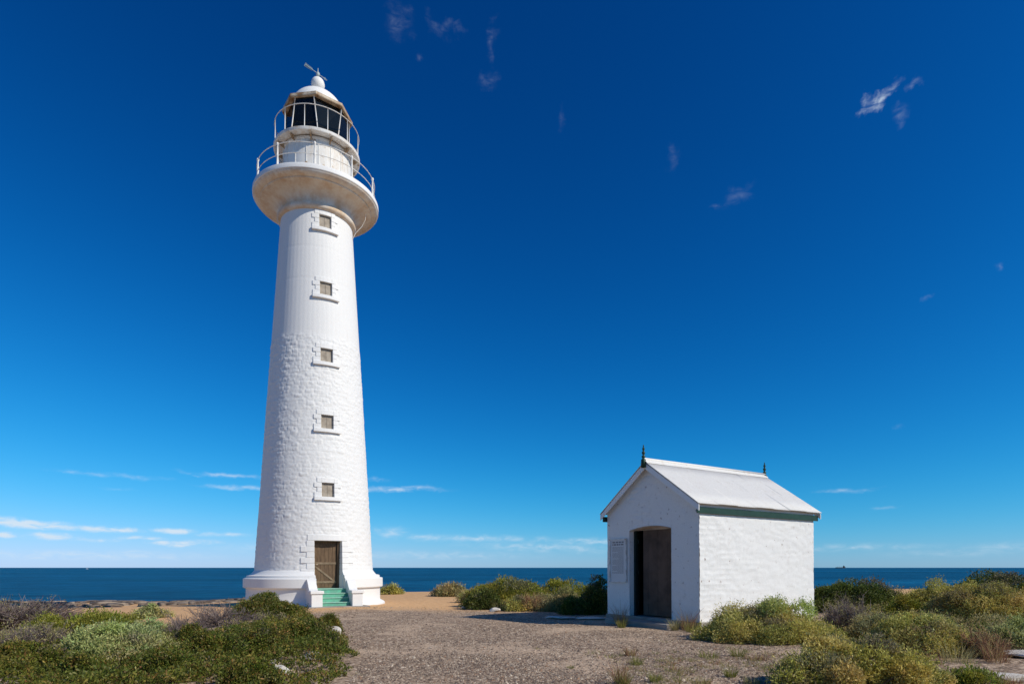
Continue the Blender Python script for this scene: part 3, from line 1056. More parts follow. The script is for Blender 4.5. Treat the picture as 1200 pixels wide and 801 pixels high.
# inner skin, reveals and floor
TH = .26
s = MB()
iy0, iy1, ix0, ix1 = TH, HWD - TH, TH, HL - TH
for (a, c) in (((ix0, iy0), (ix1, iy0)), ((ix1, iy0), (ix1, iy1)), ((ix1, iy1), (ix0, iy1))):
    s.poly([(a[0], a[1], HB), (c[0], c[1], HB), (c[0], c[1], 3.5), (a[0], a[1], 3.5)])
s.poly([(ix0, iy0, HB), (ix0, DY0, HB), (ix0, DY0, 3.5), (ix0, iy0, 3.5)])
s.poly([(ix0, DY1, HB), (ix0, iy1, HB), (ix0, iy1, 3.5), (ix0, DY1, 3.5)])
s.poly([(ix0, DY0, DTOP), (ix0, DY1, DTOP), (ix0, DY1, 3.5), (ix0, DY0, 3.5)])
s.poly([(ix0, iy0, 3.5), (ix1, iy0, 3.5), (ix1, iy1, 3.5), (ix0, iy1, 3.5)])
s.build('interior_lining', M['interior'], hut)
s = MB()
s.poly([(-.012, DY1, HB), (-.012, DY1, arch(DY1)), (TH, DY1, arch(DY1)), (TH, DY1, HB)])
s.poly([(-.012, DY0, HB), (TH, DY0, HB), (TH, DY0, arch(DY0)), (-.012, DY0, arch(DY0))])
na_ = 12
for k in range(na_):
    ya, yb = DY0 + (DY1 - DY0) * k / na_, DY0 + (DY1 - DY0) * (k + 1) / na_
    s.poly([(-.012, ya, arch(ya)), (-.012, yb, arch(yb)), (TH, yb, arch(yb)), (TH, ya, arch(ya))])
s.build('doorway_reveal', M['hut_white'], hut)
s = MB(); s.box((-.02, -.06, -.3), (HL + .06, HWD + .06, HB - .002)); s.build('floor_slab', M['concrete'], hut, bevel=.015)
s = MB(); s.box((-.62, .55, -.3), (-.023, 3.0, .12)); s.build('doorstep', M['concrete'], hut, bevel=.02)

# open door leaf
def rot2(px_, py_, ox, oy, ang):
    return (ox + px_ * math.cos(ang) - py_ * math.sin(ang), oy + px_ * math.sin(ang) + py_ * math.cos(ang))


lw, lt = .80, .045
hx, hy = TH - .02, DY1 - .02
an = R(24)
s = MB()
for k in range(6):
    a, c = lw * k / 6 + .002, lw * (k + 1) / 6 - .002
    q = [rot2(px_, py_, hx, hy, an) for px_, py_ in ((a, -lt), (c, -lt), (c, 0), (a, 0))]
    s.hexa([(x, y, HB + .03) for x, y in q] + [(x, y, DTOP - .03) for x, y in q])
dl = s.build('door', M['green_dark'], hut)
for z in (.5, 1.4, 2.3):
    q = [rot2(px_, py_, hx, hy, an) for px_, py_ in ((.01, -lt - .03), (lw - .01, -lt - .03), (lw - .01, -lt - .002), (.01, -lt - .002))]
    s = MB(); s.hexa([(x, y, z) for x, y in q] + [(x, y, z + .12) for x, y in q]); s.build('ledge', M['green_dark'], dl)
s = MB()
s.box((TH - .10, DY1 - .075, HB), (TH - .012, DY1 - .003, DTOP - .01)); s.build('door_frame', M['green_dark'], hut)

# boarded brown door across the inside of the opening
s = MB()
for k in range(7):
    ya = DY0 + .01 + (DY1 - DY0 - .30) * k / 7; yb = DY0 + .01 + (DY1 - DY0 - .30) * (k + 1) / 7
    s.box((TH + .004 + .003 * (k % 2), ya + .002, HB + .04), (TH + .045, yb - .002, DTOP + .085))
bd = s.build('door_boarding', M['door_panel'], hut)
for z in (.55, 1.45, 2.35):
    s = MB(); s.box((TH - .014, DY0 + .03, z), (TH + .003, DY1 - .32, z + .10)); s.build('ledge', M['door_panel'], bd)

# corrugated roof: eight sheets a side
OV = .14
slope_run = MID + .16
z_eave = RIDGE - slope_run * (RIDGE - 3.24) / (MID + .16)
ns = 7
x_a, x_b = -OV - .045, HL + OV + .045
cover = (x_b - x_a) / ns
sl = math.hypot(slope_run, RIDGE - z_eave)
ny_u, nz_u = slope_run / sl, (RIDGE - z_eave) / sl
for side in (-1, 1):
    for k in range(ns):
        xa = x_a + cover * k - (.03 if k else 0); xb = x_a + cover * (k + 1)
        nxs = int((xb - xa) / .076 * 8)
        V = []
        lift = .006 * (k % 2)
        for i in range(nxs + 1):
            x = xa + (xb - xa) * i / nxs
            h = .0085 * math.cos(2 * math.pi * x / .0762) + lift
            for j in range(5):
                dd = sl * j / 4
                y = MID + side * (dd * ny_u + h * nz_u)
                V.append((x, y, RIDGE - dd * nz_u + h * ny_u + .005 * math.sin(k * 3.1 + j)))
        Fc = [(i * 5 + j, i * 5 + j + 1, (i + 1) * 5 + j + 1, (i + 1) * 5 + j) if side > 0 else (i * 5 + j, (i + 1) * 5 + j, (i + 1) * 5 + j + 1, i * 5 + j + 1) for i in range(nxs) for j in range(4)]
        o = link('roof_sheet', np_mesh('roof_sheet', np.array(V), np.array(Fc)), M['roof_white'], hut, True)
        md = o.modifiers.new('thick', 'SOLIDIFY'); md.thickness = .004; md.offset = -1 if side > 0 else -1
# ridge capping
for side in (-1, 1):
    s = MB()
    for k in range(35):
        xa = x_a - .02 + (x_b - x_a + .04) * k / 35; xb = x_a - .02 + (x_b - x_a + .04) * (k + 1) / 35
        pts = []
        for dd, up in ((0.0, .040), (.04, .030), (.135, .018), (.15, .008)):
            pts.append((MID + side * (dd * ny_u + up * nz_u), RIDGE - dd * nz_u + up * ny_u + .01))
        for j in range(3):
            (y0, z0), (y1, z1) = pts[j], pts[j + 1]
            s.poly([(xa, y0, z0), (xb, y0, z0), (xb, y1, z1), (xa, y1, z1)])
    s.build('ridge_cap', M['ridge'], hut)
s = MB(); s.tube([(x_a - .02, MID, RIDGE + .055), (x_b + .02, MID, RIDGE + .055)], .042, 10); s.build('ridge_roll', M['ridge'], hut, True)
# barge boards
for xe, dx in ((-OV - .005, -.028), (HL + OV + .005, .028)):
    for side in (-1, 1):
        y1 = MID + side * (slope_run - .02); z1 = z_eave - .032
        p = [(MID, RIDGE - .045), (y1, z1), (y1, z1 - .155), (MID, RIDGE - .215)]
        s = MB()
        s.hexa([(xe, y, z) for y, z in p] + [(xe + dx, y, z) for y, z in p])
        s.build('barge_board', M['timber_white'], hut, bevel=.004)
# fascia and quad gutter along both eaves
for side in (-1, 1):
    ye = MID + side * (slope_run - .095)
    a, c = sorted((ye, ye + side * -.03))
    s = MB(); s.box((-OV + .001, a, z_eave - .240), (HL + OV - .001, c, z_eave - .078)); s.build('fascia', M['green'], hut, bevel=.004)
    a, c = sorted((ye - side * .032, MID + side * (MID + .005)))
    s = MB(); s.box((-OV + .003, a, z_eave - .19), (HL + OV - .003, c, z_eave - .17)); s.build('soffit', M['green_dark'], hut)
# finials
fin = [(0, -.20), (.07, -.20), (.07, .06), (.045, .09), (.03, .11), (.055, .15), (.055, .18), (.022, .22), (.045, .27), (.05, .31), (.02, .36), (.035, .41), (.038, .44), (.012, .50), (.02, .53), (.0, .58)]
s = MB(); s.lathe(fin, 14); f0 = s.build('finial', M['green'], hut, True); f0.location = (-OV - .07, MID, RIDGE - .02); f0.scale = (1, 1, .84)
share(f0, 'finial', hut, (HL + OV + .05, MID, RIDGE - .02), scale=(1, 1, .84))

# information board on the front wall
sg = empty('information_board', (CX - math.sin(HRZ) * 3.05 - math.cos(HRZ) * .02, CY + math.cos(HRZ) * 3.05 - math.sin(HRZ) * .02, 1.16), HRZ)
tag(sg, 'pale framed information board with small print beside the hut doorway', 'sign')
s = MB(); s.box((-.03, -.335, .02), (-.004, .335, 1.28)); s.build('panel', M['sign_board'], sg)
s = MB()
s.box((-.05, -.365, 0), (0, -.33, 1.30)); s.box((-.05, .33, 0), (0, .365, 1.30)); s.box((-.048, -.33, 0), (0, .33, .032)); s.box((-.048, -.33, 1.265), (0, .33, 1.30))
s.build('frame', M['sign_frame'], sg)
rnd = random.Random(5)
s = MB()
for z, w in ((1.175, .26), (1.105, .25)):
    y = -w
    while y < w:
        l = rnd.uniform(.05, .12); s.box((-.0325, y, z), (-.031, min(y + l, w), z + .045)); y += l + .025
s.build('heading_print', M['sign_ink'], sg)
s = MB()
for k in range(30):
    z = 1.05 - k * .027
    y = -.25; end = .25 if k % 7 != 6 else rnd.uniform(-.1, .15)
    while y < end:
        l = rnd.uniform(.03, .11); s.box((-.032, y, z), (-.031, min(y + l, end), z + .010)); y += l + .014
s.build('body_print', M['sign_ink'], sg)
for (y, z) in ((-.347, .02), (.347, .02), (-.347, 1.28), (.347, 1.28)):
    s = MB(); s.tube([(-.04, y, z), (-.062, y, z)], .016, 8); s.build('bolt', M['rust_trim'], sg)


# ------------------------------------------------------------------ plants
def norm(a):
    return a / np.maximum(np.linalg.norm(a, axis=-1, keepdims=True), 1e-9)


def pick(r, pal, n):
    c = np.array([p[:3] for p in pal]); w = np.array([p[3] for p in pal], float); w /= w.sum()
    return c[r.choice(len(pal), n, p=w)]


PAL = {
    'sage':   [(.50, .44, .10, 4), (.63, .55, .16, 3), (.31, .285, .062, 3), (.70, .60, .23, 1.4), (.42, .27, .10, .8)],
    'silver': [(.40, .42, .15, 4), (.50, .51, .20, 3), (.28, .30, .10, 2), (.56, .54, .25, 1)],
    'olive':  [(.29, .30, .036, 4), (.39, .38, .058, 3), (.145, .16, .022, 3), (.38, .32, .07, .8)],
    'dark':   [(.105, .135, .024, 4), (.065, .088, .016, 3), (.155, .175, .034, 2), (.22, .21, .045, .8)],
    'heath':  [(.125, .145, .020, 5), (.070, .090, .013, 5), (.22, .22, .032, 3), (.36, .26, .055, 1.1), (.30, .125, .05, .9), (.46, .40, .17, .4)],
    'straw':  [(.42, .37, .15, 4), (.52, .44, .20, 3), (.25, .23, .085, 3), (.30, .20, .11, 1)],
    'twig':   [(.22, .175, .155, 4), (.155, .12, .11, 3), (.30, .24, .21, 2), (.18, .12, .115, 2)],
    'red':    [(.34, .16, .09, 3), (.44, .29, .14, 3), (.26, .13, .08, 2), (.38, .33, .13, 2)],
    'green':  [(.18, .20, .035, 4), (.27, .26, .06, 3), (.36, .30, .11, 2)],
}
LEAF = {  # length, width, leaves a sprig, spread, upward pull
    'sage': (.048, .018, 5, .85, .45), 'silver': (.060, .022, 6, .9, .35), 'olive': (.055, .018, 5, .7, .6), 'dark': (.060, .024, 5, .9, .35),
    'heath': (.042, .020, 6, .9, .5), 'straw': (.065, .016, 5, .9, .5),
}


def leaves(r, P, N, kind, scale=1.0):
    L, W, k, spread, up = LEAF[kind]
    n = len(P)
    P = np.repeat(P, k, 0); N = np.repeat(N, k, 0)
    d = norm(N * .7 + r.normal(size=(n * k, 3)) * spread + np.array([0, 0, up]))
    base = P + r.normal(size=(n * k, 3)) * L * .55 * scale
    ln = L * scale * r.uniform(.6, 1.35, (n * k, 1)); wd = W * scale * r.uniform(.7, 1.3, (n * k, 1))
    sd = norm(np.cross(d, r.normal(size=(n * k, 3)))) * wd * .5
    nn = np.cross(d, sd / np.maximum(wd, 1e-6))
    mid = base + d * ln * .5 + nn * wd * .35
    V = np.stack([base, mid + sd, base + d * ln, mid - sd], 1).reshape(-1, 3)
    Fq = np.arange(n * k * 4).reshape(-1, 4)
    sp = pick(r, PAL[kind], n)                                       # colour of a sprig
    c = np.repeat(sp, k, 0) * .55 + pick(r, PAL[kind], n * k) * .45
    c = c * r.uniform(.78, 1.22, (n * k, 1))
    return V, Fq, np.repeat(c, 4, 0)


def stems(r, tips, origin_spread, name, parent, rad=.014):
    mb = MB()
    for t in tips:
        o = Vector((t[0] * origin_spread + r.normal() * .03, t[1] * origin_spread + r.normal() * .03, -.08))
        t = Vector(t)
        m1 = o.lerp(t, .45) + Vector((r.normal() * .06, r.normal() * .06, .04))
        mb.tube([o, m1, t], [rad, rad * .7, rad * .3], 5)
    return mb.build(name, M['stem'], parent)


def shrub(name, label, px, pyb, pyt, wpx, kind, seed, depth_k=.8, group=None, dens=1.0, lump=.42, cat='shrub', nl=None, dY=None):
    """stands where its front foot meets the ground at pixel row pyb (layout only)"""
    r = np.random.default_rng(seed)
    Y = dY or F * EYE / (pyb - HOR)
    for _ in range(4):
        X = (px - 600) / F * Y
        Y = dY or F * (EYE - float(G(X, Y))) / (pyb - HOR)
    rx = wpx / 2 * Y / F
    ry = rx * depth_k
    Yc = Y + ry * .75
    X = (px - 600) / F * Yc
    rx *= Yc / Y
    gz = float(G(X, Yc))
    h = max(.15, z_at(pyt, Yc) - gz) * (1.22 if name == 'heath_shrub' else 1.0)
    # lumps that make up the crown
    nl = nl or int(np.clip(12 + rx * ry * 16, 14, 52))
    ang = r.uniform(0, 2 * np.pi, nl); q = np.sqrt(r.uniform(0, 1, nl))
    lr = lump * r.uniform(.6, 1.15, nl)
    cx = np.cos(ang) * q * (1 - lr * .75); cy = np.sin(ang) * q * (1 - lr * .75)
    topz = np.sqrt(np.clip(1 - (q * .93) ** 2, 0.05, 1)) * r.uniform(.62, 1.06, nl)
    cz = np.maximum(topz - lr, .05)
    # fill below: lumps hang down to the ground
    C = np.stack([cx, cy, cz], 1)
    C2 = np.stack([cx * 1.02, cy * 1.02, cz * r.uniform(.1, .55, nl)], 1)
    C = np.concatenate([C, C2]); LR = np.concatenate([lr, lr * 1.05])
    lscale = 1.0 * max(1.0, Yc / 15.0)
    area = 2 * math.pi * ((rx * ry + rx * h + ry * h) / 3) * 1.35
    L, W, k, _, _ = LEAF[kind]
    n = int(min(dens * 2.9 * area / (L * W * .55 * lscale ** 2) / k, 18000))
    ii = r.integers(0, len(C), n * 3)
    uu = norm(r.normal(size=(n * 3, 3)) + np.array([0, 0, .35]))
    rad = LR[ii] * (1 - .45 * r.uniform(0, 1, n * 3) ** 2.2)
    S = np.array([rx, ry, h])
    Pn = C[ii] + uu * rad[:, None]
    ok = Pn[:, 2] > -.02
    dist = np.linalg.norm(Pn[:, None, :] - C[None], axis=2) / LR[None]
    ok &= (dist.min(1) > .50)
    thin = fbm(Pn[:, 0] * 3.1 + seed, Pn[:, 1] * 3.1, Pn[:, 2] * 3.1, 3)          # gaps
    ok &= (thin > -.20) | (r.uniform(0, 1, len(thin)) < .35)
    Pn = Pn[ok][:n]; uu = uu[ok][:n]; ii = ii[ok][:n]
    P = Pn * S
    P = P + .10 * h * np.stack([fbm(P[:, 0] * 5, P[:, 1] * 5, P[:, 2] * 5 + k_, 2) for k_ in (1, 20, 40)], 1)
    # a few sprigs stick out
    so = r.uniform(0, 1, len(P)) < .15
    N = norm(uu / S * S.max())
    P[so] += (N[so] * .5 + np.array([0, 0, .8])) * r.uniform(.03, .16, (so.sum(), 1)) * min(1.0, h) * (.45 if Yc > 18 else .8)
    P[:, 2] = np.maximum(P[:, 2], .01)
    V, Fq, c = leaves(r, P, N, kind, lscale)
    ltone = r.uniform(.80, 1.17, len(C))[:, None] * (1 + r.normal(size=(len(C), 3)) * np.array([[.10, .04, .10]]))
    dead = r.uniform(0, 1, len(C)) < .07
    tone = np.repeat(ltone[ii], k * 4, 0)
    c = c * tone
    dk = np.repeat(dead[ii], k * 4)
    c[dk] = c[dk] * .35 + np.array([.20, .155, .12]) * .65
    root = empty(name, (X, Yc, gz))
    tag(root, label, cat, group)
    link('foliage', np_mesh('foliage', V, Fq, c), M['leaf'], root)
    tips = C[r.choice(len(C), min(26, len(C)), replace=False)] * S * np.array([.95, .95, .98])
    tips2 = (C[r.choice(len(C), min(14, len(C)), replace=False)] + np.stack([r.normal(size=min(14, len(C))) * .08, r.normal(size=min(14, len(C))) * .08, r.uniform(.15, .42, min(14, len(C)))], 1)) * S
    stems(r, np.concatenate([tips, tips2]), .12, 'stems', root, .012 * max(.7, min(1.6, h)))
    return root


def twig_bush(name, label, px, pyb, pyt, wpx, seed, n=900, pal='twig', depth_k=.8, thick=.0035, cat='shrub', leafy=0.0):
    r = np.random.default_rng(seed)
    Y = F * EYE / (pyb - HOR)
    for _ in range(4):
        X = (px - 600) / F * Y
        Y = F * (EYE - float(G(X, Y))) / (pyb - HOR)
    rx = wpx / 2 * Y / F; ry = rx * depth_k
    Yc = Y + ry * .7; X = (px - 600) / F * Yc
    gz = float(G(X, Yc)); h = max(.12, z_at(pyt, Yc) - gz) * 1.25
    S = np.array([rx, ry, h])
    Vs, Fs, Cs = [], [], []
    def segs(A, B, w0, w1):
        nn = len(A)
        d = norm(B - A)
        s1 = norm(np.cross(d, r.normal(size=(nn, 3)))); s2 = np.cross(d, s1)
        V = []
        for (P, w) in ((A, w0), (B, w1)):
            for t in (0, 2.094, 4.189):
                V.append(P + (s1 * math.cos(t) + s2 * math.sin(t)) * w)
        V = np.stack(V, 1)
        off = sum(len(v) for v in Vs)
        b = (np.arange(nn) * 6 + off)[:, None]
        Fq = np.concatenate([b + np.array([[i, (i + 1) % 3, (i + 1) % 3 + 3, i + 3]]) for i in range(3)])
        Vs.append(V.reshape(-1, 3)); Fs.append(Fq)
        Cs.append(np.repeat(pick(r, PAL[pal], nn) * r.uniform(.8, 1.2, (nn, 1)), 6, 0))
    sc = max(1.0, Yc / 14)
    nm = max(10, n // 22)
    d0 = norm(r.normal(size=(nm, 3)) * np.array([1, 1, .35]) + np.array([0, 0, .75]))
    A = np.stack([r.normal(size=nm) * .22, r.normal(size=nm) * .22, np.full(nm, -.03)], 1) * S
    B = np.stack([A[:, 0] / S[0], A[:, 1] / S[1], A[:, 2] / S[2]], 1)
    B = (B + d0 * .5) * S; B[:, 2] = np.maximum(B[:, 2], .05 * h)
    segs(A, B, thick * 2.6 * sc, thick * 1.7 * sc)
    nk = n // 3
    ii = r.integers(0, nm, nk); t = r.uniform(.35, 1, (nk, 1))
    A2 = A[ii] + (B[ii] - A[ii]) * t
    B2 = A2 + norm(d0[ii] + r.normal(size=(nk, 3)) * .55) * np.array([1, 1, .9]) * S * r.uniform(.22, .48, (nk, 1))
    B2[:, 2] = np.clip(B2[:, 2], .02, h * 1.02)
    segs(A2, B2, thick * 1.5 * sc, thick * sc)
    ii = r.integers(0, nk, n); t = r.uniform(.2, 1, (n, 1))
    A3 = A2[ii] + (B2[ii] - A2[ii]) * t
    B3 = A3 + norm((B2 - A2)[ii] * 2 + r.normal(size=(n, 3)) * .5 * h + np.array([0, 0, .25 * h])) * r.uniform(.08, .24, (n, 1)) * max(.5, h)
    B3[:, 2] = np.maximum(B3[:, 2], .01)
    segs(A3, B3, thick * .9 * sc, thick * .4 * sc)
    root = empty(name, (X, Yc, gz)); tag(root, label, cat)
    link('twigs', np_mesh('twigs', np.concatenate(Vs), np.concatenate(Fs), np.concatenate(Cs)), M['twig'], root)
    if leafy:
        k = int(n * leafy)
        j = r.integers(0, n, k)
        V, Fq, c = leaves(r, B3[j], norm(B3 - A3)[j], 'straw', sc * .8)
        link('foliage', np_mesh('foliage', V, Fq, c), M['leaf'], root)
    return root


def blades(r, n, spread, h, w, pal, lean=.35, bias=(0, 0)):
    a = r.uniform(0, 2 * np.pi, n); q = np.sqrt(r.uniform(0, 1, n)) * spread
    A = np.stack([np.cos(a) * q, np.sin(a) * q, np.full(n, -.02)], 1)
    hh = h * r.uniform(.45, 1.1, (n, 1))
    d = np.stack([np.cos(a) * lean * r.uniform(.1, 1.2, n) + bias[0], np.sin(a) * lean * r.uniform(.1, 1.2, n) + bias[1], np.ones(n)], 1) + r.normal(size=(n, 3)) * .12
    B = A + d * hh * .55
    Cc = B + (d * np.array([1.9, 1.9, .75])) * hh * .45
    s_ = norm(np.cross(d, r.normal(size=(n, 3)))) * w * .5
    V = np.stack([A - s_, A + s_, B + s_ * .8, B - s_ * .8, Cc + s_ * .15, Cc - s_ * .15], 1).reshape(-1, 3)
    b = (np.arange(n) * 6)[:, None]
    Fq = np.concatenate([b + np.array([[0, 1, 2, 3]]), b + np.array([[3, 2, 4, 5]])])
    c = np.repeat(pick(r, PAL[pal], n) * r.uniform(.75, 1.25, (n, 1)), 6, 0)
    return V, Fq, c


def tuft(label, px, py, hpx, wpx, pal, seed, n=110, name='grass_tuft', lean=.4, cat='grass tuft', group=None, bw=.008):
    r = np.random.default_rng(seed)
    Y = F * EYE / (py - HOR)
    for _ in range(4):
        X = (px - 600) / F * Y
        Y = F * (EYE - float(G(X, Y))) / (py - HOR)
    V, Fq, c = blades(r, n, wpx / 2 * Y / F * .6, hpx * Y / F, bw * max(1, Y / 12), pal, lean)
    o = link(name, np_mesh(name, V, Fq, c), M['blade'])
    o.location = (X, Y, float(G(X, Y)))
    return tag(o, label, cat, group)


# --- left of the tower
twig_bush('dry_shrub', 'bare purplish grey twiggy bush at the far left edge above the shore', 14, 740, 697, 170, 11, 5200, leafy=.12, thick=.005)
twig_bush('dry_shrub', 'grey leafless bush low at left edge in front of the yellow green bush', 40, 770, 728, 130, 12, 2600, leafy=.3, thick=.004)
shrub('leafy_shrub', 'bright yellow green rounded bush behind the silver saltbush on the left', 120, 752, 709, 96, 'olive', 13, dens=1.2)
shrub('leafy_shrub', 'small blue grey domed bush on the orange sand left of the tower', 180, 724, 708, 42, 'silver', 14, dens=.9)
shrub('saltbush', 'wide pale silver green saltbush spreading in the left foreground', 136, 774, 731, 128, 'silver', 15, depth_k=1.1, dens=1.1, lump=.34)
shrub('saltbush', 'smaller silver saltbush beside the dark twigs, right of the widest one', 176, 750, 722, 44, 'silver', 16, dens=1.0)
twig_bush('dry_shrub', 'dark bare twig bush between silver saltbush and green heath', 216, 750, 720, 66, 17, 1700)
twig_bush('dry_shrub', 'thin leafless branching shrub on the sand left of the tower foot', 262, 737, 700, 100, 18, 1100, thick=.004)
shrub('leafy_shrub', 'dense green bush against the left side of the tower plinth', 317, 726, 694, 92, 'heath', 19, dens=1.2, depth_k=.7)
twig_bush('dry_shrub', 'reddish grey twigs in front of the green bush by the plinth', 318, 738, 714, 90, 20, 900, leafy=.4)
shrub('leafy_shrub', 'green heath mound reaching the gravel edge below the tower steps', 358, 758, 722, 80, 'heath', 21, dens=1.2)
shrub('leafy_shrub', 'dark green low bush at left edge below the twiggy bush', 30, 790, 748, 110, 'heath', 22, dens=1.1)

for i, (px, pb, pt, w, kd, lb) in enumerate([
        (250, 782, 744, 96, 'heath', 'leafy green heath mound in the middle of the left foreground'),
        (312, 770, 736, 84, 'heath', 'leafy heath mound beside the tower bush, left of the white stones'),
        (196, 800, 764, 100, 'heath', 'reddish green heath mound at the bottom below the silver saltbush'),
        (92, 806, 770, 104, 'heath', 'low green heath mound at the bottom left corner'),
        (292, 808, 776, 84, 'heath', 'heath mound at the bottom edge beside the jagged white stone'),
        (226, 762, 738, 60, 'heath', 'small heath mound in front of the dark bare twigs'),
        (378, 742, 718, 46, 'heath', 'small heath bush at the gravel edge nearest the steps'),
        (388, 764, 742, 34, 'heath', 'heath tuft beside the large white stone on the gravel edge'),
        (60, 752, 724, 70, 'olive', 'yellowish bush low behind the grey twigs at far left')]):
    shrub('heath_shrub', lb, px, pb, pt, w, kd, 120 + i, dens=1.1, lump=.38)

# --- low heath carpet of the left foreground
r = np.random.default_rng(31)
nn = 60000
hy_ = r.uniform(6.6, 20.5, nn); hx_ = r.uniform(-18.5, -1.8, nn)
edge_x = np.interp(hy_, [6.6, 8.3, 10.5, 13.2, 16, 18.5, 20.5], [-2.2, -2.35, -2.75, -3.65, -4.9, -6.0, -7.6])
edge_x = edge_x + .30 * fbm(hy_ * 1.1, hx_ * .3, 5, 3) - .05
left_e = -.87 * hy_ - 1.5
back = np.interp(600 + F * hx_ / hy_, [-60, 0, 140, 195, 240, 300, 350, 400], [9.4, 9.2, 9.0, 11.0, 13.2, 15.5, 17.5, 18.6]) + .8 * fbm(hx_ * .7, hy_ * .7, 2, 3)
body = .27 + .36 * fbm(hx_ * .8, hy_ * .8, 1.7, 3) + .34 * fbm(hx_ * 2.3, hy_ * 2.3, 8, 2)
fall = smooth(0, .55, edge_x - hx_) * smooth(0, .6, back - hy_)
bare = fbm(hx_ * .55 + 4, hy_ * .55, 6, 3)
ok = (hx_ < edge_x) & (hx_ > left_e) & (hy_ < back) & (bare > -.34)
hgt = np.clip(body, .05, .62) * (.25 + .75 * fall)
P = np.stack([hx_, hy_, G(hx_, hy_) + hgt * (1 - .5 * r.uniform(0, 1, nn) ** 2)], 1)[ok]
e = .05
hf = lambda x, y: .36 * fbm(x * .8, y * .8, 1.7, 3) + .34 * fbm(x * 2.3, y * 2.3, 8, 2)
gxn = (hf(P[:, 0] + e, P[:, 1]) - hf(P[:, 0] - e, P[:, 1])) / (2 * e); gyn = (hf(P[:, 0], P[:, 1] + e) - hf(P[:, 0], P[:, 1] - e)) / (2 * e)
N = norm(np.stack([-gxn * 1.5, -gyn * 1.5, np.ones(len(P))], 1))
V, Fq, c = leaves(r, P, N, 'heath', 1.12)
pt = fbm(V[:, 0] * .6, V[:, 1] * .6, 4.4, 3)[:, None]
c = c * (1 + np.clip(pt, -.5, .5) * np.array([[.9, .45, .5]]))      # drier and greener patches
carp = link('heath_cover', np_mesh('heath_cover', V, Fq, c), M['leaf'])
tag(carp, 'low olive green heath carpet filling the left foreground', 'ground cover', kind='stuff')

# --- dry scrub under the left bushes, low scrub of the right bank
def scrub(name, label, seed, pxs, ys, hm, kinds, nn, cat='scrub'):
    r = np.random.default_rng(seed)
    yy = 1 / r.uniform(1 / ys[1], 1 / ys[0], nn); pp = r.uniform(pxs[0], pxs[1], nn)
    xx = (pp - 600) / F * yy
    edge_ = np.minimum(smooth(0, 25, pp - pxs[0] + 18 * fbm(yy, xx, 3, 2)), smooth(0, .9, np.minimum(yy - ys[0], ys[1] - yy) + .5 * fbm(xx, yy, 7, 2)))
    keep = (fbm(xx * .9, yy * .9, seed, 3) > -.22) & (edge_ > r.uniform(0, 1, nn))
    xx, yy = xx[keep], yy[keep]
    hh_ = hm * np.clip(.6 + 1.1 * fbm(xx * 1.6, yy * 1.6, seed + 2, 3), .12, 1.6)
    P = np.stack([xx, yy, G(xx, yy) + hh_ * (1 - .6 * r.uniform(0, 1, len(xx)) ** 2)], 1)
    N = np.tile(np.array([[0, 0, 1.0]]), (len(P), 1))
    sel = fbm(xx * 1.1 + 30, yy * 1.1, seed, 3) + r.normal(size=len(xx)) * .15
    Vs, Fs, Cs, off = [], [], [], 0
    for q, kd in enumerate(kinds):
        lo = -9 if q == 0 else np.quantile(sel, q / len(kinds)); hi = 9 if q == len(kinds) - 1 else np.quantile(sel, (q + 1) / len(kinds))
        mk = (sel >= lo) & (sel < hi)
        V, Fq, c = leaves(r, P[mk], N[mk], kd, 1.05)
        Vs.append(V); Fs.append(Fq + off); Cs.append(c); off += len(V)
    o = link(name, np_mesh(name, np.concatenate(Vs), np.concatenate(Fs), np.concatenate(Cs)), M['leaf'])
    return tag(o, label, cat, kind='stuff')


scrub('dry_scrub', 'patchy dry scrub between the bushes on the left', 35, (-60, 235), (8.6, 15.5), .22, ('heath', 'straw', 'heath', 'dark'), 15000)
scrub('bank_scrub', 'low scrub between the bushes of the right bank', 36, (955, 1260), (11.2, 26), .30, ('straw', 'dark', 'sage'), 16000)

# --- between tower and hut
shrub('leafy_shrub', 'small bush just right of the tower base on the sand', 459, 694.5, 684.5, 27, 'sage', 41, dens=.9, dY=36)
shrub('leafy_shrub', 'pale rounded bush on the sand, nearest the tower of the row by the hut', 528, 697.5, 684, 46, 'straw', 42, dens=1.0, dY=33)
shrub('leafy_shrub', 'large green rounded bush in the middle between tower and hut', 592, 711, 675.5, 98, 'olive', 43, dens=1.2, dY=23.5)
shrub('leafy_shrub', 'dark green bush at the left foot of the large middle bush', 566, 712, 686, 46, 'dark', 44, dens=1.0, dY=22.6)
shrub('leafy_shrub', 'green domed bush behind the straw coloured one, left of the hut', 660, 706, 677.5, 64, 'olive', 45, dens=1.0, dY=25.5)
shrub('saltbush', 'straw topped bush in front of the domed bush, left of the hut', 662, 716, 690, 56, 'straw', 46, dens=1.1, dY=21.5)
shrub('leafy_shrub', 'tall dark bush against the left wall corner of the hut', 700, 718, 671, 44, 'dark', 47, dens=1.2, dY=20.6, depth_k=.9)
shrub('leafy_shrub', 'shaded low bush at the foot of the dark bush by the hut', 676, 720, 698, 40, 'dark', 48, dens=1.0, dY=20.3)
for i, (px, pb, pt, w, kd, dy, lb) in enumerate([
        (626, 710, 684, 44, 'olive', 24.5, 'green bush joining the large middle bush to the domed one'),
        (636, 714, 694, 40, 'straw', 22.4, 'pale scrub bush right behind the reddish stalks'),
        (686, 712, 683, 40, 'olive', 24.0, 'green bush between the domed bush and the hut'),
        (606, 714, 698, 40, 'sage', 21.9, 'low pale green bush under the right side of the large middle bush'),
        (550, 703, 689, 30, 'straw', 27.0, 'straw bush just left of the large middle bush')]):
    shrub('leafy_shrub', lb, px, pb, pt, w, kd, 140 + i, dens=1.0, dY=dy)
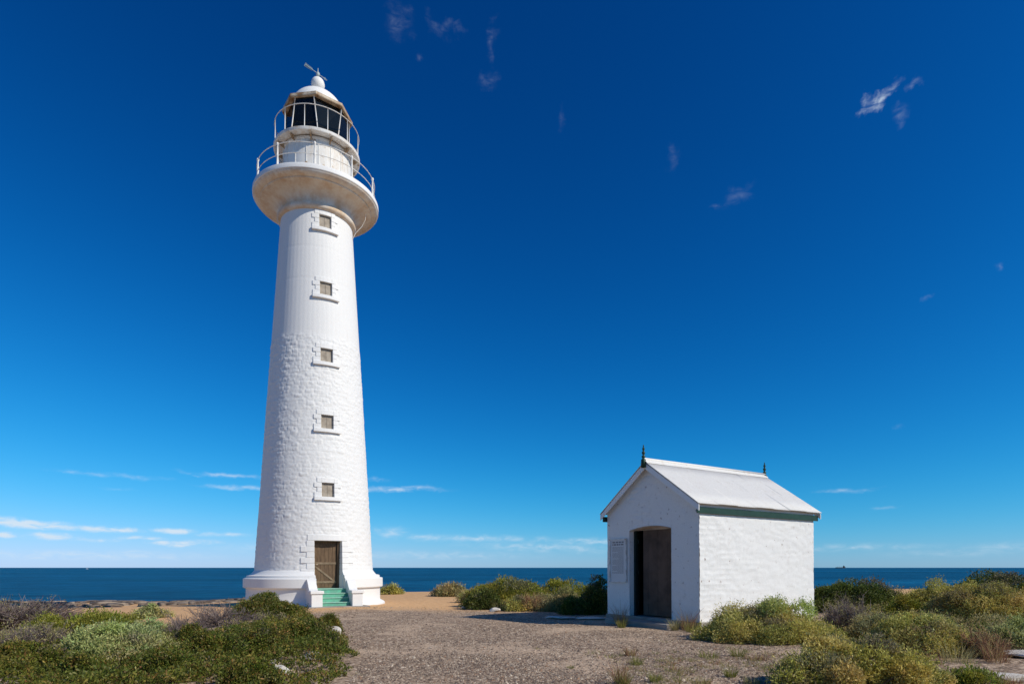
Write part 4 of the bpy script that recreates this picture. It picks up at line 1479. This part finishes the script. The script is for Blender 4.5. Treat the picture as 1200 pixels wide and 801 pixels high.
twig_bush('dry_shrub', 'reddish dry stalks in front of the large middle bush', 622, 716, 690, 34, 49, 700, pal='red')
for i, (px, py, hp, wp, pal, lb) in enumerate([
        (556, 713, 12, 34, 'straw', 'dry grass clump at the left end of the middle bush row'),
        (585, 714, 14, 36, 'straw', 'dry grass clump under the large middle bush'),
        (610, 714, 16, 30, 'red', 'reddish dry grass left of the reddish stalks'),
        (640, 716, 16, 34, 'straw', 'pale dry grass right of the reddish stalks'),
        (727, 732, 28, 16, 'red', 'thin dark grass growing under the information board'),
        (728, 735, 12, 14, 'green', 'small green tuft at the foot of the information board'),
        (790, 738, 16, 14, 'straw', 'straw grass at the right jamb of the hut doorway'),
        (806, 738, 28, 26, 'red', 'reddish seed grass against the hut front corner'),
        (812, 740, 14, 24, 'green', 'green grass at the base of the hut corner'),
        (727, 801, 34, 22, 'red', 'red tipped grass tuft alone on the gravel at the bottom'),
        (731, 802, 18, 18, 'green', 'green base tuft under the red tipped grass on the gravel'),
        (745, 778, 12, 24, 'green', 'low green tuft on gravel behind the red tipped grass'),
        (738, 768, 14, 20, 'red', 'sparse reddish blades on gravel left of the hut corner'),
        (768, 798, 14, 22, 'green', 'green grass tuft on gravel right of the red tipped grass'),
        (630, 760, 4, 16, 'green', 'tiny flat weed on the open gravel below the hut shadow'),
        (668, 782, 6, 14, 'green', 'tiny weed on the gravel left of the red tipped grass'),
        (830, 770, 12, 36, 'green', 'grass tuft in front of the sage bush, left end'),
        (864, 768, 14, 26, 'green', 'taller green grass in front of the sage bush, middle'),
        (886, 772, 10, 40, 'red', 'reddish low grass in front of the sage bush, right end'),
        (855, 792, 14, 20, 'green', 'bright green tuft left of the foreground bush at bottom'),
        (820, 800, 10, 34, 'straw', 'straw coloured low grass at the bottom left of the foreground bush'),
        (790, 785, 8, 18, 'red', 'small rusty tuft midway across the right gravel'),
        (880, 800, 12, 30, 'straw', 'dry grass touching the left foot of the foreground bush'),
        (420, 790, 4, 30, 'straw', 'sparse yellow weed on gravel near the left heath'),
        (948, 706, 18, 14, 'red', 'dry stalks at the far right corner of the hut'),
        (937, 712, 16, 16, 'straw', 'pale stalks between hut side wall and sage bush'),
        (870, 712, 8, 10, 'red', 'short stalk showing above the sage bush against the wall'),
        (836, 716, 12, 12, 'red', 'short brown stalks above the left end of the sage bush')]):
    near = 60 if hp < 10 else 130
    tuft(lb, px, py, hp, wp, pal, 300 + i, near, bw=.006)

# --- sparse weeds coming up through the gravel
r = np.random.default_rng(91)
Vs, Fs, Cs, off = [], [], [], 0
for k in range(420):
    yy = 1 / r.uniform(1 / 13.0, 1 / 7.7); pp = r.uniform(690, 930)
    xx = (pp - 600) / F * yy
    if float(fbm(np.array([xx * .9]), np.array([yy * .9]), 14, 3)[0]) < .02 - (.12 if pp > 780 else 0): continue
    V, Fq, c = blades(r, int(r.integers(8, 26)), r.uniform(.03, .13), r.uniform(.04, .13), .006, ('green', 'straw', 'red', 'green')[k % 4], .8)
    V = V + np.array([xx, yy, float(G(xx, yy))])
    Vs.append(V); Fs.append(Fq + off); Cs.append(c); off += len(V)
wd = link('sparse_weeds', np_mesh('sparse_weeds', np.concatenate(Vs), np.concatenate(Fs), np.concatenate(Cs)), M['blade'])
tag(wd, 'sparse green and rusty weeds over the gravel in front of the hut', 'weeds', kind='stuff')

# --- right of the hut
shrub('saltbush', 'broad sage green bush in front of the sunlit hut wall', 902, 754, 700, 168, 'sage', 51, dens=1.3, depth_k=.62, lump=.34)
shrub('leafy_shrub', 'dark green bush at the far right corner of the hut', 1000, 716, 677, 112, 'dark', 52, dens=1.2, dY=19.5)
twig_bush('dry_shrub', 'brown grey bare bush between sage bush and dark green bush', 992, 742, 696, 64, 53, 1800, thick=.004, leafy=.15)
shrub('leafy_shrub', 'rusty green low bush right of the brown twigs', 1026, 750, 716, 62, 'straw', 54, dens=.9, dY=12.8)
shrub('saltbush', 'grey green rounded bush in the middle of the right bank', 1076, 770, 716, 124, 'sage', 55, dens=1.2, dY=10.9)
shrub('leafy_shrub', 'pale topped round bush standing above the right bank', 1090, 722, 678, 66, 'sage', 56, dens=1.2, dY=17.5)
shrub('leafy_shrub', 'wide light green bush reaching the right edge of the bank', 1155, 734, 680, 130, 'sage', 57, dens=1.2, dY=15.2)
shrub('leafy_shrub', 'dark green bush highest on the horizon at far right', 1168, 712, 669.5, 106, 'dark', 58, dens=1.1, dY=22.5)
shrub('saltbush', 'grey bush cut off by the right edge beside the white stones', 1190, 764, 722, 84, 'silver', 59, dens=.9, dY=11.6)
shrub('saltbush', 'large sage bush in the right foreground cut by the bottom edge', 1002, 812, 749, 218, 'sage', 60, dens=1.3, depth_k=.55, lump=.30)
twig_bush('dry_shrub', 'low grey scrub between hut and bank, against the sea', 1045, 712, 684, 60, 61, 900, leafy=.3)
shrub('leafy_shrub', 'small olive bush behind the round bush on the right bank', 1058, 718, 694, 40, 'olive', 62, dens=1.0, dY=16.8)
twig_bush('dry_shrub', 'brown reeds and stalks among the right bank bushes', 1150, 772, 728, 60, 63, 900, pal='red', thick=.004)
shrub('leafy_shrub', 'low bush at the bottom right corner by the white stone', 1135, 806, 782, 60, 'olive', 64, dens=.9, dY=8.3)
for i, (px, py, hp, wp, pal, lb) in enumerate([
        (1165, 775, 34, 40, 'red', 'tall rusty reeds at the right edge above the white stone'),
        (1120, 775, 26, 50, 'straw', 'straw reeds in front of the grey green bank bush'),
        (1090, 778, 20, 40, 'red', 'brown grass at the foot of the grey green bank bush'),
        (1160, 800, 22, 50, 'straw', 'dry grass at the bottom right corner'),
        (1100, 798, 24, 40, 'red', 'brown stalks right of the foreground sage bush'),
        (1052, 772, 14, 34, 'straw', 'straw grass between foreground bush and bank bush'),
        (1188, 802, 16, 30, 'red', 'orange grass under the lower white stone')]):
    tuft(lb, px, py, hp, wp, pal, 400 + i, 150, bw=.005)


# ------------------------------------------------------------------ stones
def stone(label, px, py, wpx, hpx, seed, depth=.8, group=None):
    r = np.random.default_rng(seed)
    Y = F * EYE / (py - HOR); X = (px - 600) / F * Y
    Y = F * (EYE - float(G(X, Y))) / (py - HOR); X = (px - 600) / F * Y
    import bmesh
    bm = bmesh.new(); bmesh.ops.create_icosphere(bm, subdivisions=3, radius=1)
    me = bpy.data.meshes.new('white_stone'); bm.to_mesh(me); bm.free()
    n = len(me.vertices); A = np.zeros(n * 3, np.float32); me.vertices.foreach_get('co', A); A = A.reshape(-1, 3)
    # facet by cutting with random planes, then roughen
    for _ in range(9):
        d = norm(r.normal(size=3)); c = r.uniform(.55, .85)
        o = A @ d - c; A = A - np.maximum(o, 0)[:, None] * d
    A = A * (1 + .10 * fbm(A[:, 0] * 2.5 + seed, A[:, 1] * 2.5, A[:, 2] * 2.5, 3))[:, None]
    w, h = wpx * Y / F / 2, hpx * Y / F
    A = A * np.array([w * 1.15, w * depth * 1.15, h * .62]); A[:, 2] += h * .38
    me.vertices.foreach_set('co', A.astype(np.float32).ravel()); me.update()
    o = link('white_stone', me, M['limestone'])
    o.location = (X, Y, float(G(X, Y))); o.rotation_euler = (0, 0, r.uniform(-.4, .4))
    return tag(o, label, 'stone', group)


ST = [(393, 746, 18, 13, 'large white stone at the gravel edge beside the heath mound'),
      (374, 744, 20, 6, 'flat pale stone behind the large white stone at gravel edge'),
      (369, 773, 22, 11, 'long white stone lying in the heath halfway to the bottom'),
      (320, 781, 14, 9, 'small white stone deep in the left heath'),
      (328, 795, 24, 15, 'tall jagged white stone near the bottom of the heath'),
      (294, 803, 22, 8, 'white stone cut by the bottom edge in the left heath'),
      (338, 790, 8, 5, 'tiny white stone touching the tall jagged one'),
      (580, 716, 12, 5, 'pale flat stone in dry grass below the large middle bush'),
      (545, 713, 8, 4, 'small pale stone at the left end of the middle bush row'),
      (655, 724, 34, 3, 'long flat stone edging the ground left of the hut'),
      (692, 725, 30, 3, 'long flat edging stone nearest the hut corner'),
      (1192, 769, 34, 9, 'pale stone slab at the right edge under the reeds'),
      (1178, 797, 56, 9, 'long pale stone slab at the bottom right corner'),
      (1005, 748, 22, 5, 'flat pale stone right of the broad sage bush')]
for i, a in enumerate(ST):
    stone(a[4], a[0], a[1], a[2], a[3] * (1.15 if a[0] < 380 and a[0] > 280 else 1.0), 500 + i)

# rock ledges along the shore on the left
r = np.random.default_rng(77)
import bmesh
Vs, Fs, off = [], [], 0
bm = bmesh.new(); bmesh.ops.create_icosphere(bm, subdivisions=2, radius=1)
bm.verts.ensure_lookup_table(); I0 = np.array([v.co[:] for v in bm.verts]); IF = np.array([[v.index for v in f.verts] for f in bm.faces]); bm.free()
for k in range(240):
    y = r.uniform(36.5, 43.5); x = r.uniform(-40, -11.5)
    if x > -14 and y < 38: continue
    if k > 190: y = r.uniform(30, 37); x = r.uniform(-34, -20)
    w = r.uniform(.25, 1.0) * (1.0 if y > 36 else .45); h = r.uniform(.06, .24) * (1.0 if y > 36 else .6)
    A = I0 * (1 + .45 * fbm(I0[:, 0] * 1.6 + k * 3, I0[:, 1] * 1.6, I0[:, 2] * 1.6, 3))[:, None]
    A[:, 2] = np.clip(A[:, 2], -.6, .55)
    th = r.uniform(0, 3.14); c_, s_ = math.cos(th), math.sin(th)
    A = A * np.array([w, w * .6, h]); A = np.stack([A[:, 0] * c_ - A[:, 1] * s_, A[:, 0] * s_ + A[:, 1] * c_, A[:, 2]], 1)
    A = A + np.array([x, y, float(G(x, y)) + h * .2])
    Vs.append(A); Fs.append(IF + off); off += len(A)
so = link('shore_rocks', np_mesh('shore_rocks', np.concatenate(Vs), np.concatenate(Fs)), M['shore_rock'])
tag(so, 'dark broken rock ledge along the shore left of the tower', 'rocks', kind='stuff')

# loose gravel on the clearing
r = np.random.default_rng(88)
n = 90000
t_ = r.uniform(0, 1, n)
py_ = 1 / (1 / 7.6 + (1 / 24.0 - 1 / 7.6) * t_)
px_ = r.uniform(-.34, .62, n) * py_
e_x = np.interp(py_, [6.6, 8.3, 10.5, 13.2, 16, 18.5, 20.5, 24], [-2.1, -2.25, -2.6, -3.5, -4.7, -5.8, -7.4, -9.0])
dl_ = np.hypot(px_ + 8.59, py_ - 26.26)
lx = (px_ - CX) * math.cos(HRZ) + (py_ - CY) * math.sin(HRZ); ly = -(px_ - CX) * math.sin(HRZ) + (py_ - CY) * math.cos(HRZ)
ok = (px_ > e_x) & (dl_ > 3.95) & ~((lx > -.65) & (ly > -.1) & (ly < 3.7))
clump = fbm(px_ * .9, py_ * .9, 12, 3)
dusty = fbm(px_ * .75 + 7, py_ * .95, 21, 4)
ok &= (r.uniform(-.5, .6, n) < clump + .34) & (r.uniform(0, 1, n) > smooth(.05, .42, dusty) * .6)
px_, py_ = px_[ok], py_[ok]; n = len(px_)
O8 = np.array([[1, 0, 0], [0, 1, 0], [-1, 0, 0], [0, -1, 0], [0, 0, 1]], float)
F8 = np.array([[0, 1, 4], [1, 2, 4], [2, 3, 4], [3, 0, 4]])
sz = r.uniform(.006, .019, n) * (1 + (r.uniform(0, 1, n) > .97) * 1.0)
th = r.uniform(0, 6.28, n)
A = O8[None] * np.stack([sz * r.uniform(.8, 1.5, n), sz, sz * r.uniform(.5, 1.0, n)], 1)[:, None, :]
A = A + r.normal(size=A.shape) * sz[:, None, None] * .18
B = A.copy(); B[:, :, 0] = A[:, :, 0] * np.cos(th)[:, None] - A[:, :, 1] * np.sin(th)[:, None]; B[:, :, 1] = A[:, :, 0] * np.sin(th)[:, None] + A[:, :, 1] * np.cos(th)[:, None]
gz = G(px_, py_) + .018 * fbm(px_ * 1.3, py_ * 1.3, 9, 3) + .010 * fbm(px_ * 4.1, py_ * 4.1, 2, 2)
B = B + np.stack([px_, py_, gz + .001], 1)[:, None, :]
Fg = (F8[None] + (np.arange(n) * 5)[:, None, None]).reshape(-1, 3)
gcol = pick(r, [(.15, .108, .08, 4), (.27, .205, .15, 4), (.42, .33, .24, 3), (.64, .53, .40, .9), (.34, .21, .13, 1)], n)
grv = link('gravel', np_mesh('gravel', B.reshape(-1, 3), Fg, np.repeat(gcol, 5, 0)), M['twig'])
tag(grv, 'loose grey brown gravel scattered over the clearing', 'gravel', kind='stuff')

# ------------------------------------------------------------------ ships on the horizon
def ship():
    Yd = 7000.0
    X = (985 - 600) / F * Yd
    e_ = empty('cargo_ship', (X, Yd, SEA_Z))
    tag(e_, 'dark cargo ship far out on the horizon at right', 'ship')
    s = MB()
    L = 58.0
    sec = [(-L, 3, 7), (-L * .9, 9, 10), (-L * .3, 10, 9), (L * .6, 10, 9), (L * .92, 6, 12), (L, .5, 13)]
    for i in range(len(sec) - 1):
        (x0, w0, h0), (x1, w1, h1) = sec[i], sec[i + 1]
        s.hexa([(x0, -w0, -1), (x0, w0, -1), (x0, w0, h0), (x0, -w0, h0), (x1, -w1, -1), (x1, w1, -1), (x1, w1, h1), (x1, -w1, h1)])
    s.build('hull', M['hull'], e_)
    s = MB(); s.box((L * .52, -8, 9), (L * .78, 8, 21)); s.box((L * .58, -9, 21), (L * .74, 9, 25)); s.build('superstructure', M['hull'], e_)
    s = MB(); s.tube([(L * .62, 0, 25), (L * .62, 0, 33)], 1.6, 8); s.build('funnel', M['hull'], e_)
    for x in (-.6, -.25, .1):
        s = MB(); s.tube([(L * x, 0, 8), (L * x, 0, 19)], .9, 6); s.tube([(L * x, 0, 17), (L * x + 12, 0, 14)], .6, 6); s.build('crane', M['hull'], e_)


def yacht():
    Yd = 2600.0
    X = (102 - 600) / F * Yd
    e_ = empty('sailing_boat', (X, Yd, SEA_Z))
    tag(e_, 'tiny white boat far out on the sea at left', 'boat')
    s = MB()
    sec = [(-6, 1.4, 1.2), (-2, 2, 1.1), (3, 1.6, 1.3), (6.5, .1, 1.7)]
    for i in range(3):
        (x0, w0, h0), (x1, w1, h1) = sec[i], sec[i + 1]
        s.hexa([(x0, -w0 * .6, -.5), (x0, w0 * .6, -.5), (x0, w0, h0), (x0, -w0, h0), (x1, -w1 * .6, -.5), (x1, w1 * .6, -.5), (x1, w1, h1), (x1, -w1, h1)])
    s.build('hull', M['sail'], e_)
    s = MB(); s.box((-3, -1.1, 1.1), (1.6, 1.1, 2.6)); s.build('cabin', M['sail'], e_)
    s = MB(); s.tube([(1, 0, 1), (1, 0, 6)], .12, 6); s.build('mast', M['sail'], e_)


ship(); yacht()
